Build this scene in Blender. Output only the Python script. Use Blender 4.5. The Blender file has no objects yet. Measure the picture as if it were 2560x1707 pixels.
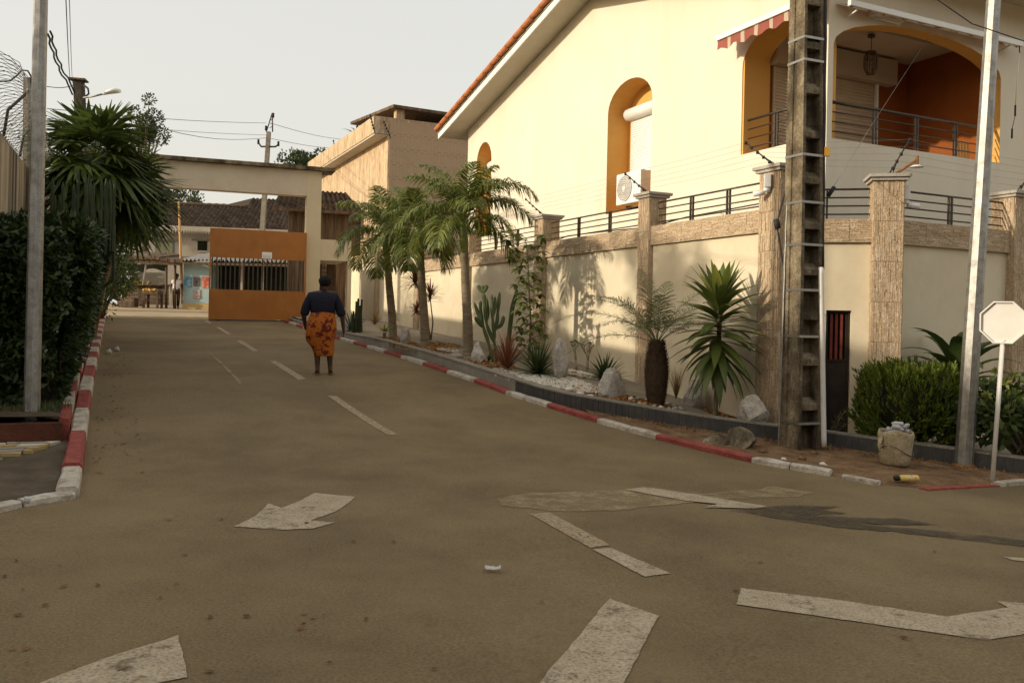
import bpy, bmesh, math, random
from mathutils import Vector, Matrix, noise
random.seed(7)
sc = bpy.context.scene
col = sc.collection
PI = math.pi
# ------------------------------------------------------------------ camera, sky, sun, exposure
F, HC, ROLL, H = 2153.0, 795.0, math.radians(1.25), 1.6      # focal length in photo pixels, horizon row, roll, eye height
cam_d = bpy.data.cameras.new('camera'); cam = bpy.data.objects.new('camera', cam_d); col.objects.link(cam)
cam_d.sensor_fit = 'HORIZONTAL'; cam_d.sensor_width = 36.0; cam_d.lens = 36.0 * F / 2560.0
cam_d.shift_y = (HC - 853.5) / 2560.0
cam_d.clip_start = 0.05; cam_d.clip_end = 3000
cam.matrix_world = Matrix.Translation((0, 0, H)) @ Matrix.Rotation(math.radians(90), 4, 'X') @ Matrix.Rotation(ROLL, 4, 'Z')
sc.camera = cam
SUN = Vector((-0.947, -0.321, 0)).normalized(); ELEV = math.radians(16.0)
world = bpy.data.worlds.new('World'); sc.world = world; world.use_nodes = True
wn = world.node_tree; wn.nodes.clear()
w_out = wn.nodes.new('ShaderNodeOutputWorld'); w_bg = wn.nodes.new('ShaderNodeBackground'); w_sky = wn.nodes.new('ShaderNodeTexSky')
w_sky.sky_type = 'NISHITA'; w_sky.sun_disc = False; w_sky.sun_elevation = ELEV
w_sky.sun_rotation = math.atan2(SUN.x, SUN.y); w_sky.air_density = 1.3; w_sky.dust_density = 5.0; w_sky.ozone_density = 1.0
w_mix = wn.nodes.new('ShaderNodeMix'); w_mix.data_type = 'RGBA'; w_mix.inputs[0].default_value = 0.62
w_mix.inputs[7].default_value = (6.95, 6.6, 6.0, 1)            # pale hazy air of a humid morning, even over the whole sky
wn.links.new(w_sky.outputs[0], w_mix.inputs[6]); wn.links.new(w_mix.outputs[2], w_bg.inputs[0])
w_bg.inputs[1].default_value = 0.15
wn.links.new(w_bg.outputs[0], w_out.inputs[0])
sun_d = bpy.data.lights.new('sun', 'SUN'); sun = bpy.data.objects.new('sun', sun_d); col.objects.link(sun)
sun_d.energy = 3.5; sun_d.angle = math.radians(0.9); sun_d.color = (1.0, 0.88, 0.69)
sun_dir = Vector((SUN.x * math.cos(ELEV), SUN.y * math.cos(ELEV), math.sin(ELEV)))
sun.rotation_euler = sun_dir.to_track_quat('Z', 'Y').to_euler(); sun.location = (-20, 2, 12)
vs = sc.view_settings; vs.view_transform = 'Standard'; vs.look = 'None'; vs.exposure = 0.1; vs.gamma = 1.0; vs.use_curve_mapping = False
sc.cycles.use_denoising = True
sc.cycles.max_bounces = 8; sc.cycles.transparent_max_bounces = 12

# ------------------------------------------------------------------ from photo pixels to places
def ray(u, v):
    a, b = u - 1280, v - HC
    return ((a * math.cos(ROLL) + b * math.sin(ROLL)) / F, -(b * math.cos(ROLL) - a * math.sin(ROLL)) / F)
def P(u, v, Y):
    x, z = ray(u, v); return Vector((x * Y, Y, H + z * Y))
PROF = [(-90, 0), (7, 0), (10, .07), (12, .24), (14, .47), (17, .68), (20, .82), (25, 1.03), (31, 1.33), (45, 1.72), (60, 2.0), (120, 2.4), (900, 2.4)]
def lin(s):
    for (a, p), (b, q) in zip(PROF, PROF[1:]):
        if s <= b: return p + (q - p) * max(0, s - a) / (b - a)
    return PROF[-1][1]
def zg(x, y):
    """height of the ground: a flat junction, a street climbing away from it, a fall towards +x"""
    s = -.431 * x + .902 * y
    z = sum(lin(s + k) for k in (-1, -.5, 0, .5, 1)) / 5
    k = (x - 1) / .6
    sp = .6 * (math.log1p(math.exp(k)) if k < 20 else k)
    return z - min(.05 * sp, .7)
def G(u, v, off=0.0):
    x, z = ray(u, v); Y = 1.0
    while Y < 150:
        if H + z * Y <= zg(x * Y, Y) + off:
            break
        Y += .02
    return Vector((x * Y, Y, zg(x * Y, Y) + off))
WD = Vector((-.431, .902, 0)); FD = Vector((.902, .431, 0))       # along the climbing street / square to it
WALL0 = Vector((3.9, 12.9, 0)); HOUSE0 = Vector((5.17, 14.35, 0))
def W(u, v, p0=WALL0, d=WD):
    x, z = ray(u, v)
    t = (x * p0.y - p0.x) / (d.x - x * d.y); Y = p0.y + t * d.y
    return Vector((x * Y, Y, H + z * Y))
Dp = 2560 / 2352.0
rnd = random.uniform

# ------------------------------------------------------------------ objects
ORI = {}
def thing(name, label, cat, loc, group=None, kind=None):
    o = bpy.data.objects.new(name, None); col.objects.link(o); o.empty_display_size = .2
    o.location = loc; ORI[o] = Vector(loc); o['label'] = label
    if cat: o['category'] = cat
    if group: o['group'] = group
    if kind: o['kind'] = kind
    return o
def tag(o, label, cat=None, group=None, kind=None):
    o['label'] = label
    if cat: o['category'] = cat
    if group: o['group'] = group
    if kind: o['kind'] = kind
    return o
class MB:
    def __init__(s): s.v = []; s.f = []; s.m = []; s.sm = []
    def face(s, pts, m=0, sm=False):
        i = len(s.v); s.v += [tuple(p) for p in pts]; s.f.append(tuple(range(i, i + len(pts)))); s.m.append(m); s.sm.append(sm)
    def obox(s, o, a, b, c, m=0):
        o, a, b, c = Vector(o), Vector(a), Vector(b), Vector(c)
        if a.cross(b).dot(c) < 0: a, b = b, a
        i = len(s.v)
        s.v += [tuple(p) for p in (o, o + a, o + a + b, o + b, o + c, o + a + c, o + a + b + c, o + b + c)]
        for q in ((0, 3, 2, 1), (4, 5, 6, 7), (0, 1, 5, 4), (1, 2, 6, 5), (2, 3, 7, 6), (3, 0, 4, 7)):
            s.f.append(tuple(i + k for k in q)); s.m.append(m); s.sm.append(False)
        return s
    def cbox(s, c, sx, sy, sz, d=None, m=0):
        """box centred on c (base z), sx along direction d, sy across, sz up"""
        d = Vector((1, 0, 0)) if d is None else Vector(d).normalized(); n = Vector((-d.y, d.x, 0))
        return s.obox(Vector(c) - d * sx / 2 - n * sy / 2, d * sx, n * sy, (0, 0, sz), m)
    def tube(s, pts, r, n=8, cap=True, m=0, sm=True, ellip=1.0):
        pts = [Vector(p) for p in pts]; rr = r if isinstance(r, (list, tuple)) else [r] * len(pts)
        i0 = len(s.v); prev = None
        for k, p in enumerate(pts):
            t = (pts[min(k + 1, len(pts) - 1)] - pts[max(k - 1, 0)])
            if t.length < 1e-6: t = Vector((0, 0, 1))
            t.normalize()
            if prev is None:
                a = t.cross(Vector((0, 0, 1)) if abs(t.z) < .9 else Vector((0, 1, 0))).normalized()
            else:
                a = (prev - t * prev.dot(t))
                a = a.normalized() if a.length > 1e-6 else t.orthogonal().normalized()
            prev = a; b = t.cross(a)
            for q in range(n):
                th = 2 * PI * (q + .5) / n
                s.v.append(tuple(p + a * (rr[k] * math.cos(th)) + b * (rr[k] * ellip * math.sin(th))))
        for k in range(len(pts) - 1):
            for q in range(n):
                s.f.append((i0 + k * n + q, i0 + k * n + (q + 1) % n, i0 + (k + 1) * n + (q + 1) % n, i0 + (k + 1) * n + q)); s.m.append(m); s.sm.append(sm)
        if cap:
            s.f.append(tuple(i0 + q for q in reversed(range(n)))); s.m.append(m); s.sm.append(False)
            k = len(pts) - 1
            s.f.append(tuple(i0 + k * n + q for q in range(n))); s.m.append(m); s.sm.append(False)
        return s
    def loft(s, rings, m=0, sm=True, cap=True):
        n = len(rings[0]); i0 = len(s.v)
        for r in rings: s.v += [tuple(p) for p in r]
        for k in range(len(rings) - 1):
            for q in range(n):
                s.f.append((i0 + k * n + q, i0 + k * n + (q + 1) % n, i0 + (k + 1) * n + (q + 1) % n, i0 + (k + 1) * n + q)); s.m.append(m); s.sm.append(sm)
        if cap:
            s.f.append(tuple(i0 + q for q in reversed(range(n)))); s.m.append(m); s.sm.append(False)
            s.f.append(tuple(i0 + (len(rings) - 1) * n + q for q in range(n))); s.m.append(m); s.sm.append(False)
        return s
    def build(s, name, mats, parent=None, loc=None, bevel=0.0):
        o0 = Vector((0, 0, 0))
        if parent is not None: o0 = ORI[parent]
        elif loc is not None: o0 = Vector(loc)
        me = bpy.data.meshes.new(name)
        me.from_pydata([(x - o0.x, y - o0.y, z - o0.z) for x, y, z in s.v], [], s.f)
        if not isinstance(mats, (list, tuple)): mats = [mats]
        for mm in mats: me.materials.append(mm)
        me.polygons.foreach_set('material_index', s.m); me.polygons.foreach_set('use_smooth', s.sm)
        me.update()
        o = bpy.data.objects.new(name, me); col.objects.link(o)
        if parent is not None: o.parent = parent
        else: o.location = o0
        ORI[o] = o0
        if bevel:
            b = o.modifiers.new('bevel', 'BEVEL'); b.width = bevel; b.segments = 2; b.limit_method = 'ANGLE'
        return o
def place(me, name, loc, rot=(0, 0, 0), scale=(1, 1, 1), parent=None):
    """one more piece that shares mesh data (loc in world space)"""
    o = bpy.data.objects.new(name, me); col.objects.link(o)
    o.location = Vector(loc) - (ORI[parent] if parent is not None else Vector()); o.rotation_euler = rot; o.scale = scale
    if parent is not None: o.parent = parent
    ORI[o] = Vector(loc)
    return o
def resample(pts, step):
    pts = [Vector(p) for p in pts]; out = [pts[0]]; 
    for a, b in zip(pts, pts[1:]):
        n = max(1, round((b - a).length / step))
        out += [a.lerp(b, (k + 1) / n) for k in range(n)]
    return out
def smooth_line(pts, it=2):
    pts = [Vector(p) for p in pts]
    for _ in range(it):
        q = [pts[0]]
        for a, b in zip(pts, pts[1:]): q += [a.lerp(b, .25), a.lerp(b, .75)]
        q.append(pts[-1]); pts = q
    return pts
def nz(x, y, z=0.0): return noise.noise(Vector((x, y, z)))

# ------------------------------------------------------------------ materials
MATS = {}
def rgb(c): return (c[0], c[1], c[2], 1)
def mat(name, cols, scale=3.0, rough=.85, bump=0.0, bs=80.0, metal=0.0, spec=.3, island=0.0, trans=0.0, stretch=(1, 1, 1), fine=0.0, fs=120.0, stain=None, emit=None, detail=6, coords='pos'):
    if name in MATS: return MATS[name]
    m = bpy.data.materials.new(name); m.use_nodes = True; MATS[name] = m
    t = m.node_tree; N = t.nodes; L = t.links; bs_ = N['Principled BSDF']; out = N['Material Output']
    if not isinstance(cols[0], (list, tuple)): cols = [cols]
    geo = N.new('ShaderNodeNewGeometry'); tc = N.new('ShaderNodeTexCoord')
    mp = N.new('ShaderNodeMapping'); mp.inputs['Scale'].default_value = stretch
    L.new(geo.outputs['Position'] if coords == 'pos' else tc.outputs['Object'], mp.inputs['Vector'])
    fac = None
    nt = N.new('ShaderNodeTexNoise'); nt.inputs['Scale'].default_value = scale; nt.inputs['Detail'].default_value = detail; nt.inputs['Roughness'].default_value = .62
    L.new(mp.outputs[0], nt.inputs['Vector']); fac = nt.outputs['Fac']
    if island:
        mx = N.new('ShaderNodeMix'); mx.inputs[0].default_value = island
        L.new(fac, mx.inputs[2]); L.new(geo.outputs['Random Per Island'], mx.inputs[3]); fac = mx.outputs[0]
    rp = N.new('ShaderNodeValToRGB'); e = rp.color_ramp.elements
    lo, hi = (.3, .7) if island < .5 else (.05, .95)
    if len(cols) == 1: cols = [cols[0], cols[0]]
    for k, c in enumerate(cols):
        p = lo + (hi - lo) * k / (len(cols) - 1)
        if k < 2: e[k].position = p; e[k].color = rgb(c)
        else:
            q = e.new(p); q.color = rgb(c)
    e[0].position = lo; e[0].color = rgb(cols[0])
    L.new(fac, rp.inputs[0]); cs = rp.outputs[0]
    if fine:
        n2 = N.new('ShaderNodeTexNoise'); n2.inputs['Scale'].default_value = fs; n2.inputs['Detail'].default_value = 3
        L.new(mp.outputs[0], n2.inputs['Vector'])
        mr = N.new('ShaderNodeMapRange'); mr.inputs['From Min'].default_value = .3; mr.inputs['From Max'].default_value = .7
        mr.inputs['To Min'].default_value = 1 - fine; mr.inputs['To Max'].default_value = 1 + fine
        L.new(n2.outputs['Fac'], mr.inputs['Value'])
        mm = N.new('ShaderNodeMix'); mm.data_type = 'RGBA'; mm.blend_type = 'MULTIPLY'; mm.inputs[0].default_value = 1
        L.new(cs, mm.inputs[6]); L.new(mr.outputs[0], mm.inputs[7]); cs = mm.outputs[2]
    if stain:
        # streaks or blotches of dirt with a shape of their own
        sc_, amount, colr, st = stain[:4]; slo, shi = stain[4] if len(stain) > 4 else (.5, .75)
        mp2 = N.new('ShaderNodeMapping'); mp2.inputs['Scale'].default_value = st
        L.new(geo.outputs['Position'], mp2.inputs['Vector'])
        n3 = N.new('ShaderNodeTexNoise'); n3.inputs['Scale'].default_value = sc_; n3.inputs['Detail'].default_value = 5; n3.inputs['Roughness'].default_value = .7
        L.new(mp2.outputs[0], n3.inputs['Vector'])
        mr = N.new('ShaderNodeMapRange'); mr.inputs['From Min'].default_value = slo; mr.inputs['From Max'].default_value = shi
        mr.inputs['To Min'].default_value = 0; mr.inputs['To Max'].default_value = min(1, amount)
        L.new(n3.outputs['Fac'], mr.inputs['Value'])
        mm = N.new('ShaderNodeMix'); mm.data_type = 'RGBA'
        L.new(mr.outputs[0], mm.inputs[0]); L.new(cs, mm.inputs[6]); mm.inputs[7].default_value = rgb(colr); cs = mm.outputs[2]
    L.new(cs, bs_.inputs['Base Color'])
    bs_.inputs['Roughness'].default_value = rough; bs_.inputs['Metallic'].default_value = metal; bs_.inputs['Specular IOR Level'].default_value = spec
    if bump:
        n4 = N.new('ShaderNodeTexNoise'); n4.inputs['Scale'].default_value = bs; n4.inputs['Detail'].default_value = 4
        L.new(mp.outputs[0], n4.inputs['Vector'])
        bp = N.new('ShaderNodeBump'); bp.inputs['Strength'].default_value = min(1, bump); bp.inputs['Distance'].default_value = .01 * max(1, bump)
        L.new(n4.outputs['Fac'], bp.inputs['Height']); L.new(bp.outputs[0], bs_.inputs['Normal'])
    if trans:
        tr = N.new('ShaderNodeBsdfTranslucent'); ms = N.new('ShaderNodeMixShader'); ms.inputs[0].default_value = trans
        L.new(cs, tr.inputs['Color']); L.new(bs_.outputs[0], ms.inputs[1]); L.new(tr.outputs[0], ms.inputs[2]); L.new(ms.outputs[0], out.inputs['Surface'])
    return m
def add_wear(m, scale, lo, hi, rough_edge=8):
    """worn paint: holes with a shape of their own that let the surface below show"""
    t = m.node_tree; N = t.nodes; L = t.links; out = N['Material Output']; src = out.inputs['Surface'].links[0].from_socket
    geo = N.new('ShaderNodeNewGeometry'); n = N.new('ShaderNodeTexNoise'); n.inputs['Scale'].default_value = scale; n.inputs['Detail'].default_value = rough_edge; n.inputs['Roughness'].default_value = .75
    L.new(geo.outputs['Position'], n.inputs['Vector'])
    mr = N.new('ShaderNodeMapRange'); mr.inputs['From Min'].default_value = lo; mr.inputs['From Max'].default_value = hi
    L.new(n.outputs['Fac'], mr.inputs['Value'])
    tp = N.new('ShaderNodeBsdfTransparent'); ms = N.new('ShaderNodeMixShader')
    L.new(mr.outputs[0], ms.inputs[0]); L.new(tp.outputs[0], ms.inputs[1]); L.new(src, ms.inputs[2]); L.new(ms.outputs[0], out.inputs['Surface'])
    return m

m_road = mat('asphalt', [(.13, .0945, .05), (.178, .131, .069), (.225, .167, .091)], scale=.55, rough=.9, bump=1.3, bs=75, fine=.27, fs=60, spec=.2, detail=9, stain=(.35, .6, (.262, .192, .104), (1, 1, 1), (.46, .7)))
m_dirt = mat('dirt', [(.085, .048, .022), (.17, .098, .046), (.26, .165, .085)], scale=4.5, rough=.95, bump=3, bs=25, fine=.35, fs=50)
m_farground = mat('far_dirt', [(.33, .25, .15), (.45, .35, .22)], scale=.6, rough=.95, bump=1, bs=20)
m_soil = mat('dark_soil', [(.05, .035, .02), (.1, .07, .04)], scale=3, rough=.95, bump=3, bs=25)
m_paint = add_wear(mat('road_paint', [(.33, .265, .175), (.43, .355, .25)], scale=6, rough=.85, bump=.8, bs=75, fine=.25, fs=60), 60, .3, .44)
add_wear(m_paint, 4.5, .3, .46, 12)
m_paint_old = add_wear(mat('faded_road_paint', [(.31, .235, .145), (.39, .305, .2)], scale=6, rough=.85, bump=.6, bs=75), 36, .32, .52)
m_dust = add_wear(mat('pale_dust', [(.3, .222, .125), (.36, .27, .158)], scale=3, rough=.95, bump=.8, bs=75, fine=.25, fs=60), 3.0, .3, .66)
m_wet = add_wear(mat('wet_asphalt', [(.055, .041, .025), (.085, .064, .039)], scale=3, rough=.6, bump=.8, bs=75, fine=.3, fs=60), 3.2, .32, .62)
m_red = mat('red_kerb_paint', [(.16, .035, .025), (.27, .06, .045), (.3, .085, .06)], scale=5, rough=.8, bump=1, bs=40, fine=.2, fs=30)
m_white = mat('white_kerb_paint', [(.3, .26, .19), (.48, .43, .35), (.57, .53, .45)], scale=4, rough=.8, bump=1, bs=40, fine=.15, fs=30, stain=(6, 1.0, (.17, .125, .075), (1, 1, 1)))
m_cream = mat('cream_plaster', [(.64, .545, .38), (.72, .64, .48)], scale=1.0, rough=.9, bump=.35, bs=140, stain=(1.1, .55, (.55, .45, .3), (1, 1, 1)))
m_house = mat('house_plaster', [(.69, .625, .5), (.725, .665, .545)], scale=.8, rough=.9, bump=.25, bs=120, stain=(1.3, .3, (.58, .5, .36), (1, 1, .15), (.48, .68)))
m_orange = mat('ochre_plaster', [(.64, .35, .09), (.69, .4, .115)], scale=1.5, rough=.85, bump=.3, bs=120)
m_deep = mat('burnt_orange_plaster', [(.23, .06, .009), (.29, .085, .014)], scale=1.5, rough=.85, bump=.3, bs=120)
m_ceil = mat('white_ceiling_paint', [(.44, .36, .28), (.5, .42, .34)], scale=2, rough=.8)  # white paint darkened: the shade of the balcony is put into the colour
m_wpaint = mat('white_gloss_paint', [(.75, .74, .7), (.8, .79, .76)], scale=3, rough=.45, spec=.5)
m_shutter = mat('beige_shutter', [(.5, .4, .28), (.56, .46, .33)], scale=3, rough=.5, spec=.4)
m_metal = mat('dark_railing_metal', [(.045, .035, .028), (.09, .07, .05)], scale=20, rough=.45, metal=.6, spec=.5)
m_stone = mat('ledger_stone', [(.3, .19, .11), (.44, .32, .2), (.55, .42, .28), (.42, .3, .19), (.6, .49, .35), (.36, .23, .13)], scale=10, rough=.9, bump=1.2, bs=60, island=.55, fine=.25, fs=40)
m_cap = mat('grey_cap_stone', [(.34, .31, .26), (.46, .42, .36)], scale=6, rough=.9, bump=1, bs=50)
m_conc = mat('weathered_concrete', [(.07, .052, .03), (.17, .133, .083), (.29, .235, .157)], scale=3.5, rough=.95, bump=1.5, bs=40, fine=.3, fs=30, stain=(2.6, .9, (.035, .026, .016), (1, 1, .35), (.47, .64)))
m_greyc = mat('grey_concrete', [(.2, .18, .14), (.3, .27, .22)], scale=3, rough=.95, bump=1.2, bs=50, fine=.2, fs=50)
m_tile = mat('dark_grey_tile', [(.03, .03, .03), (.06, .058, .055)], scale=5, rough=.5, spec=.4, bump=.3, bs=30, island=.4, stain=(4, .5, (.14, .11, .075), (1, 1, 1)))
m_galv = mat('galvanised_steel', [(.2, .19, .175), (.3, .29, .265), (.38, .37, .34)], scale=9, rough=.5, metal=.75, spec=.5, fine=.15, fs=60, stain=(5, .6, (.13, .1, .07), (3, 3, .2)))
m_steel = mat('bright_steel_band', [(.3, .28, .25), (.4, .38, .34)], scale=20, rough=.35, metal=.9)
m_pvc = mat('grey_pvc', [(.6, .58, .54), (.68, .66, .62)], scale=5, rough=.45, spec=.45)
m_black = mat('black_rubber', [(.012, .012, .012), (.025, .024, .022)], scale=10, rough=.6)
m_rust = mat('rusty_metal', [(.2, .08, .03), (.35, .16, .06)], scale=20, rough=.85, metal=.3)
m_rock = mat('pale_rock', [(.25, .22, .18), (.42, .38, .33), (.55, .51, .46)], scale=6, rough=.95, bump=2.5, bs=25, fine=.25, fs=40)
m_gate = mat('orange_gate_paint', [(.32, .115, .018), (.38, .145, .024)], scale=2, rough=.5, spec=.4, stain=(2, .35, (.2, .08, .02), (1, 1, .3)))
m_roof = mat('brown_roof_tile', [(.06, .044, .034), (.11, .083, .064), (.19, .145, .11)], scale=10, rough=1, spec=.03, island=.55, bump=1, bs=40)
m_terra = mat('terracotta_tile', [(.42, .14, .05), (.52, .2, .08)], scale=8, rough=.85, bump=1, bs=40)
m_soffit = mat('soffit_paint', [(.5, .45, .37), (.57, .52, .43)], scale=3, rough=.8)
m_beam = mat('portal_plaster', [(.52, .44, .33), (.62, .54, .42)], scale=1, rough=.9, bump=.5, bs=60, stain=(1.5, .35, (.36, .28, .18), (1, 1, .4)))
m_portal = mat('portal_cream', [(.56, .47, .31), (.63, .54, .37)], scale=1, rough=.9, bump=.4, bs=60)
m_lwall = mat('stained_concrete_wall', [(.36, .28, .18), (.46, .38, .26)], scale=2, rough=.95, bump=1, bs=50, stain=(2.2, .95, (.045, .032, .02), (.75, .75, .04), (.45, .58)))
m_farwall = mat('weathered_white_wall', [(.42, .37, .3), (.55, .49, .41)], scale=1.2, rough=.95, stain=(1.5, .5, (.25, .2, .15), (1, 1, .4)))
m_wood = mat('old_wood', [(.05, .032, .02), (.12, .08, .05), (.2, .14, .09)], scale=6, rough=.9, stretch=(1, 1, .1), bump=1, bs=40)
m_kiosk = mat('pale_blue_paint', [(.3, .42, .44), (.4, .53, .55)], scale=2, rough=.7, stain=(2, .4, (.3, .33, .22), (1, 1, 1)))
m_zinc = mat('corrugated_zinc', [(.4, .37, .32), (.55, .52, .46)], scale=4, rough=.5, metal=.5)
m_bark = mat('palm_bark', [(.14, .1, .06), (.24, .185, .12), (.3, .24, .17)], scale=4, rough=.95, bump=2, bs=14, stretch=(1, 1, 5))
m_shaft = mat('palm_crownshaft', [(.16, .2, .045), (.25, .28, .08)], scale=4, rough=.5)
m_palm = mat('palm_leaf', [(.04, .06, .01), (.1, .135, .022), (.19, .22, .045), (.32, .32, .085)], scale=2, rough=.42, island=.75, trans=.35, spec=.4)
m_fan = mat('fan_palm_leaf', [(.03, .05, .012), (.08, .115, .025), (.17, .2, .05)], scale=2, rough=.45, island=.6, trans=.3, spec=.4)
m_hedge = mat('hedge_leaf', [(.012, .022, .005), (.028, .05, .01), (.055, .085, .018)], scale=1.5, rough=.45, island=.7, trans=.15, spec=.4)
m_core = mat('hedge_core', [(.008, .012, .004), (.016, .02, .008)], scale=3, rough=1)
m_drac = mat('dracaena_leaf', [(.035, .06, .012), (.09, .125, .024), (.21, .23, .05)], scale=2, rough=.42, island=.7, trans=.25, spec=.45)
m_date = mat('date_palm_leaf', [(.07, .09, .03), (.13, .15, .055), (.19, .2, .08)], scale=2, rough=.55, island=.6, trans=.2)
m_dtrunk = mat('date_palm_trunk', [(.05, .03, .018), (.1, .065, .04), (.15, .1, .06)], scale=9, rough=.95, island=.5)
m_cactus = mat('cactus_skin', [(.05, .075, .025), (.09, .115, .04)], scale=6, rough=.6)
m_dgreen = mat('dark_green_blade', [(.018, .035, .008), (.045, .075, .018), (.08, .11, .03)], scale=2, rough=.45, island=.6, trans=.15)
m_blue = mat('blue_agave_blade', [(.1, .13, .1), (.17, .2, .15), (.22, .25, .18)], scale=2, rough=.6, island=.5)
m_redleaf = mat('red_blade', [(.12, .03, .018), (.22, .07, .035), (.24, .15, .06)], scale=2, rough=.5, island=.7, trans=.2)
m_brown = mat('dry_blade', [(.16, .1, .03), (.26, .17, .06)], scale=2, rough=.8, island=.7, trans=.2)
m_yellow = mat('yellow_green_leaf', [(.2, .24, .04), (.32, .34, .07)], scale=2, rough=.5, island=.6, trans=.3)
m_cyp = mat('cypress_spray', [(.03, .055, .008), (.1, .14, .016), (.27, .3, .04)], scale=2, rough=.6, island=.6, trans=.3)
m_slender = mat('slender_leaf', [(.06, .085, .018), (.13, .155, .035), (.24, .25, .07)], scale=2, rough=.5, island=.7, trans=.35, spec=.4)
m_shrub = mat('shrub_leaf', [(.025, .045, .012), (.06, .09, .022), (.12, .15, .04)], scale=2, rough=.5, island=.7, trans=.25)
m_tree = mat('tree_leaf', [(.02, .032, .01), (.04, .06, .018), (.07, .095, .03)], scale=1, rough=.7, island=.7, trans=.2)
m_twig = mat('twig_bark', [(.1, .075, .05), (.2, .16, .11)], scale=8, rough=.9, bump=1, bs=40)
m_chip = mat('orange_leaf_litter', [(.2, .08, .02), (.38, .17, .045), (.48, .26, .08), (.3, .13, .04)], scale=10, rough=.9, island=.9)
m_gravel = mat('white_gravel', [(.42, .37, .29), (.6, .56, .47), (.7, .66, .58)], scale=10, rough=.9, island=.8)
m_bed = mat('grey_sand_bed', [(.2, .165, .12), (.3, .255, .19)], scale=2, rough=.95, bump=2, bs=40, fine=.25, fs=60)
m_cable = mat('cable', [(.02, .019, .018), (.04, .038, .035)], scale=10, rough=.7)
# ------------------------------------------------------------------ ground, road, kerbs
def grid_sheet(xs, ys, zf):
    b = MB(); n = len(xs)
    for y in ys:
        for x in xs: b.v.append((x, y, zf(x, y)))
    for j in range(len(ys) - 1):
        for i in range(n - 1):
            b.f.append((j * n + i, j * n + i + 1, (j + 1) * n + i + 1, (j + 1) * n + i)); b.m.append(0); b.sm.append(True)
    return b
def frange(a, b, d):
    n = max(1, round((b - a) / d)); return [a + (b - a) * k / n for k in range(n + 1)]
def zfar(x, y):
    s = -.431 * x + .902 * y
    return zg(x, y) - (.12 if s < 33.4 else 0.0)
gx = [-900, -400, -200, -100, -60] + frange(-45, 25, 1.0) + [35, 60, 100, 200, 400, 900]
gy = [-400, -150, -60, -30] + frange(-20, 70, 1.0) + [80, 100, 140, 200, 300, 500, 900, 1500]
ground = grid_sheet(gx, gy, zfar).build('ground', m_farground); ground['kind'] = 'structure'; ground['label'] = 'pale dirt ground reaching the horizon'
bR = MB(); xs = frange(-22, 16, .3); ys = frange(-12, 40, .3); idx = {}
for j, y in enumerate(ys):
    for i, x in enumerate(xs):
        if -.431 * x + .902 * y < 33.2: idx[i, j] = len(bR.v); bR.v.append((x, y, zg(x, y)))
for j in range(len(ys) - 1):
    for i in range(len(xs) - 1):
        k = [(i, j), (i + 1, j), (i + 1, j + 1), (i, j + 1)]
        if all(q in idx for q in k): bR.f.append(tuple(idx[q] for q in k)); bR.m.append(0); bR.sm.append(True)
road = bR.build('road', m_road); road['kind'] = 'structure'; road['label'] = 'dusty brown asphalt road climbing to the gate'
def decal(name, px, m, off=.006, cuts=3, rough=.007):
    pts = [G(u, v) for u, v in px]; pts = resample(pts + [pts[0]], max(.04, rough * 2.2))[:-1]
    pts = [p + Vector((nz(p.x * 9 + 3, p.y * 9, off * 900) + .6 * nz(p.x * 31, p.y * 31, 5), nz(p.x * 9, p.y * 9 + 7, 2) + .6 * nz(p.x * 31, p.y * 31, 9), 0)) * rough for p in pts]
    bm = bmesh.new(); vv = [bm.verts.new(p) for p in pts]; f = bm.faces.new(vv)
    bmesh.ops.triangulate(bm, faces=[f])
    for _ in range(cuts):
        es = [e for e in bm.edges if e.calc_length() > .25]
        if es: bmesh.ops.subdivide_edges(bm, edges=es, cuts=1)
    bmesh.ops.triangulate(bm, faces=bm.faces[:])
    for v in bm.verts: v.co.z = zg(v.co.x, v.co.y) + off
    bmesh.ops.recalc_face_normals(bm, faces=bm.faces[:])
    if sum(f.normal.z for f in bm.faces) < 0: bmesh.ops.reverse_faces(bm, faces=bm.faces[:])
    me = bpy.data.meshes.new(name); bm.to_mesh(me); bm.free(); me.materials.append(m)
    o = bpy.data.objects.new(name, me); col.objects.link(o); o.parent = road; return o
def zA(q): return [(x / 1.8375, 1200 + y / 1.8375) for x, y in q]
def zB(q): return [(1180 + x / 1.7043, 1180 + y / 1.7043) for x, y in q]
def zD(q): return [(x * Dp, y * Dp) for x, y in q]
decal('painted_arrow', zA([(1075, 217), (1170, 170), (1235, 110), (1295, 130), (1375, 100), (1445, 63), (1632, 80), (1600, 112), (1540, 150), (1425, 188), (1540, 197), (1440, 225), (1300, 233)]), m_paint)
decal('painted_arrow', zA([(150, 955), (480, 830), (820, 722), (862, 908), (700, 950), (400, 1020)]), m_paint)
decal('painted_line', zB([(585, 545), (797, 615), (650, 898), (540, 1100), (110, 1180), (295, 898)]), m_paint)
decal('painted_arrow', zB([(1145, 497), (1130, 568), (1780, 660), (2190, 720), (2430, 680), (2600, 760), (2560, 575), (2235, 553), (2285, 580), (2020, 620), (1560, 550)]), m_paint)
decal('painted_dash', zB([(515, 332), (590, 325), (845, 437), (735, 450)]), m_paint)
decal('painted_dash', zB([(245, 182), (330, 175), (590, 315), (505, 325)]), m_paint_old)
decal('painted_arrow', zB([(650, 80), (740, 68), (1010, 110), (1130, 130), (1255, 150), (1200, 160), (990, 155), (1050, 140), (915, 128)]), m_paint, .012)
decal('painted_dash', zB([(2262, 365), (2420, 372), (2440, 392), (2300, 378)]), m_paint)
decal('dust_patch', zB([(90, 118), (250, 90), (640, 82), (1000, 95), (1200, 75), (1300, 64), (1445, 90), (1400, 107), (1100, 116), (900, 138), (660, 162), (400, 170), (250, 158), (130, 142)]), m_dust, .0055, rough=.06)
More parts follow.
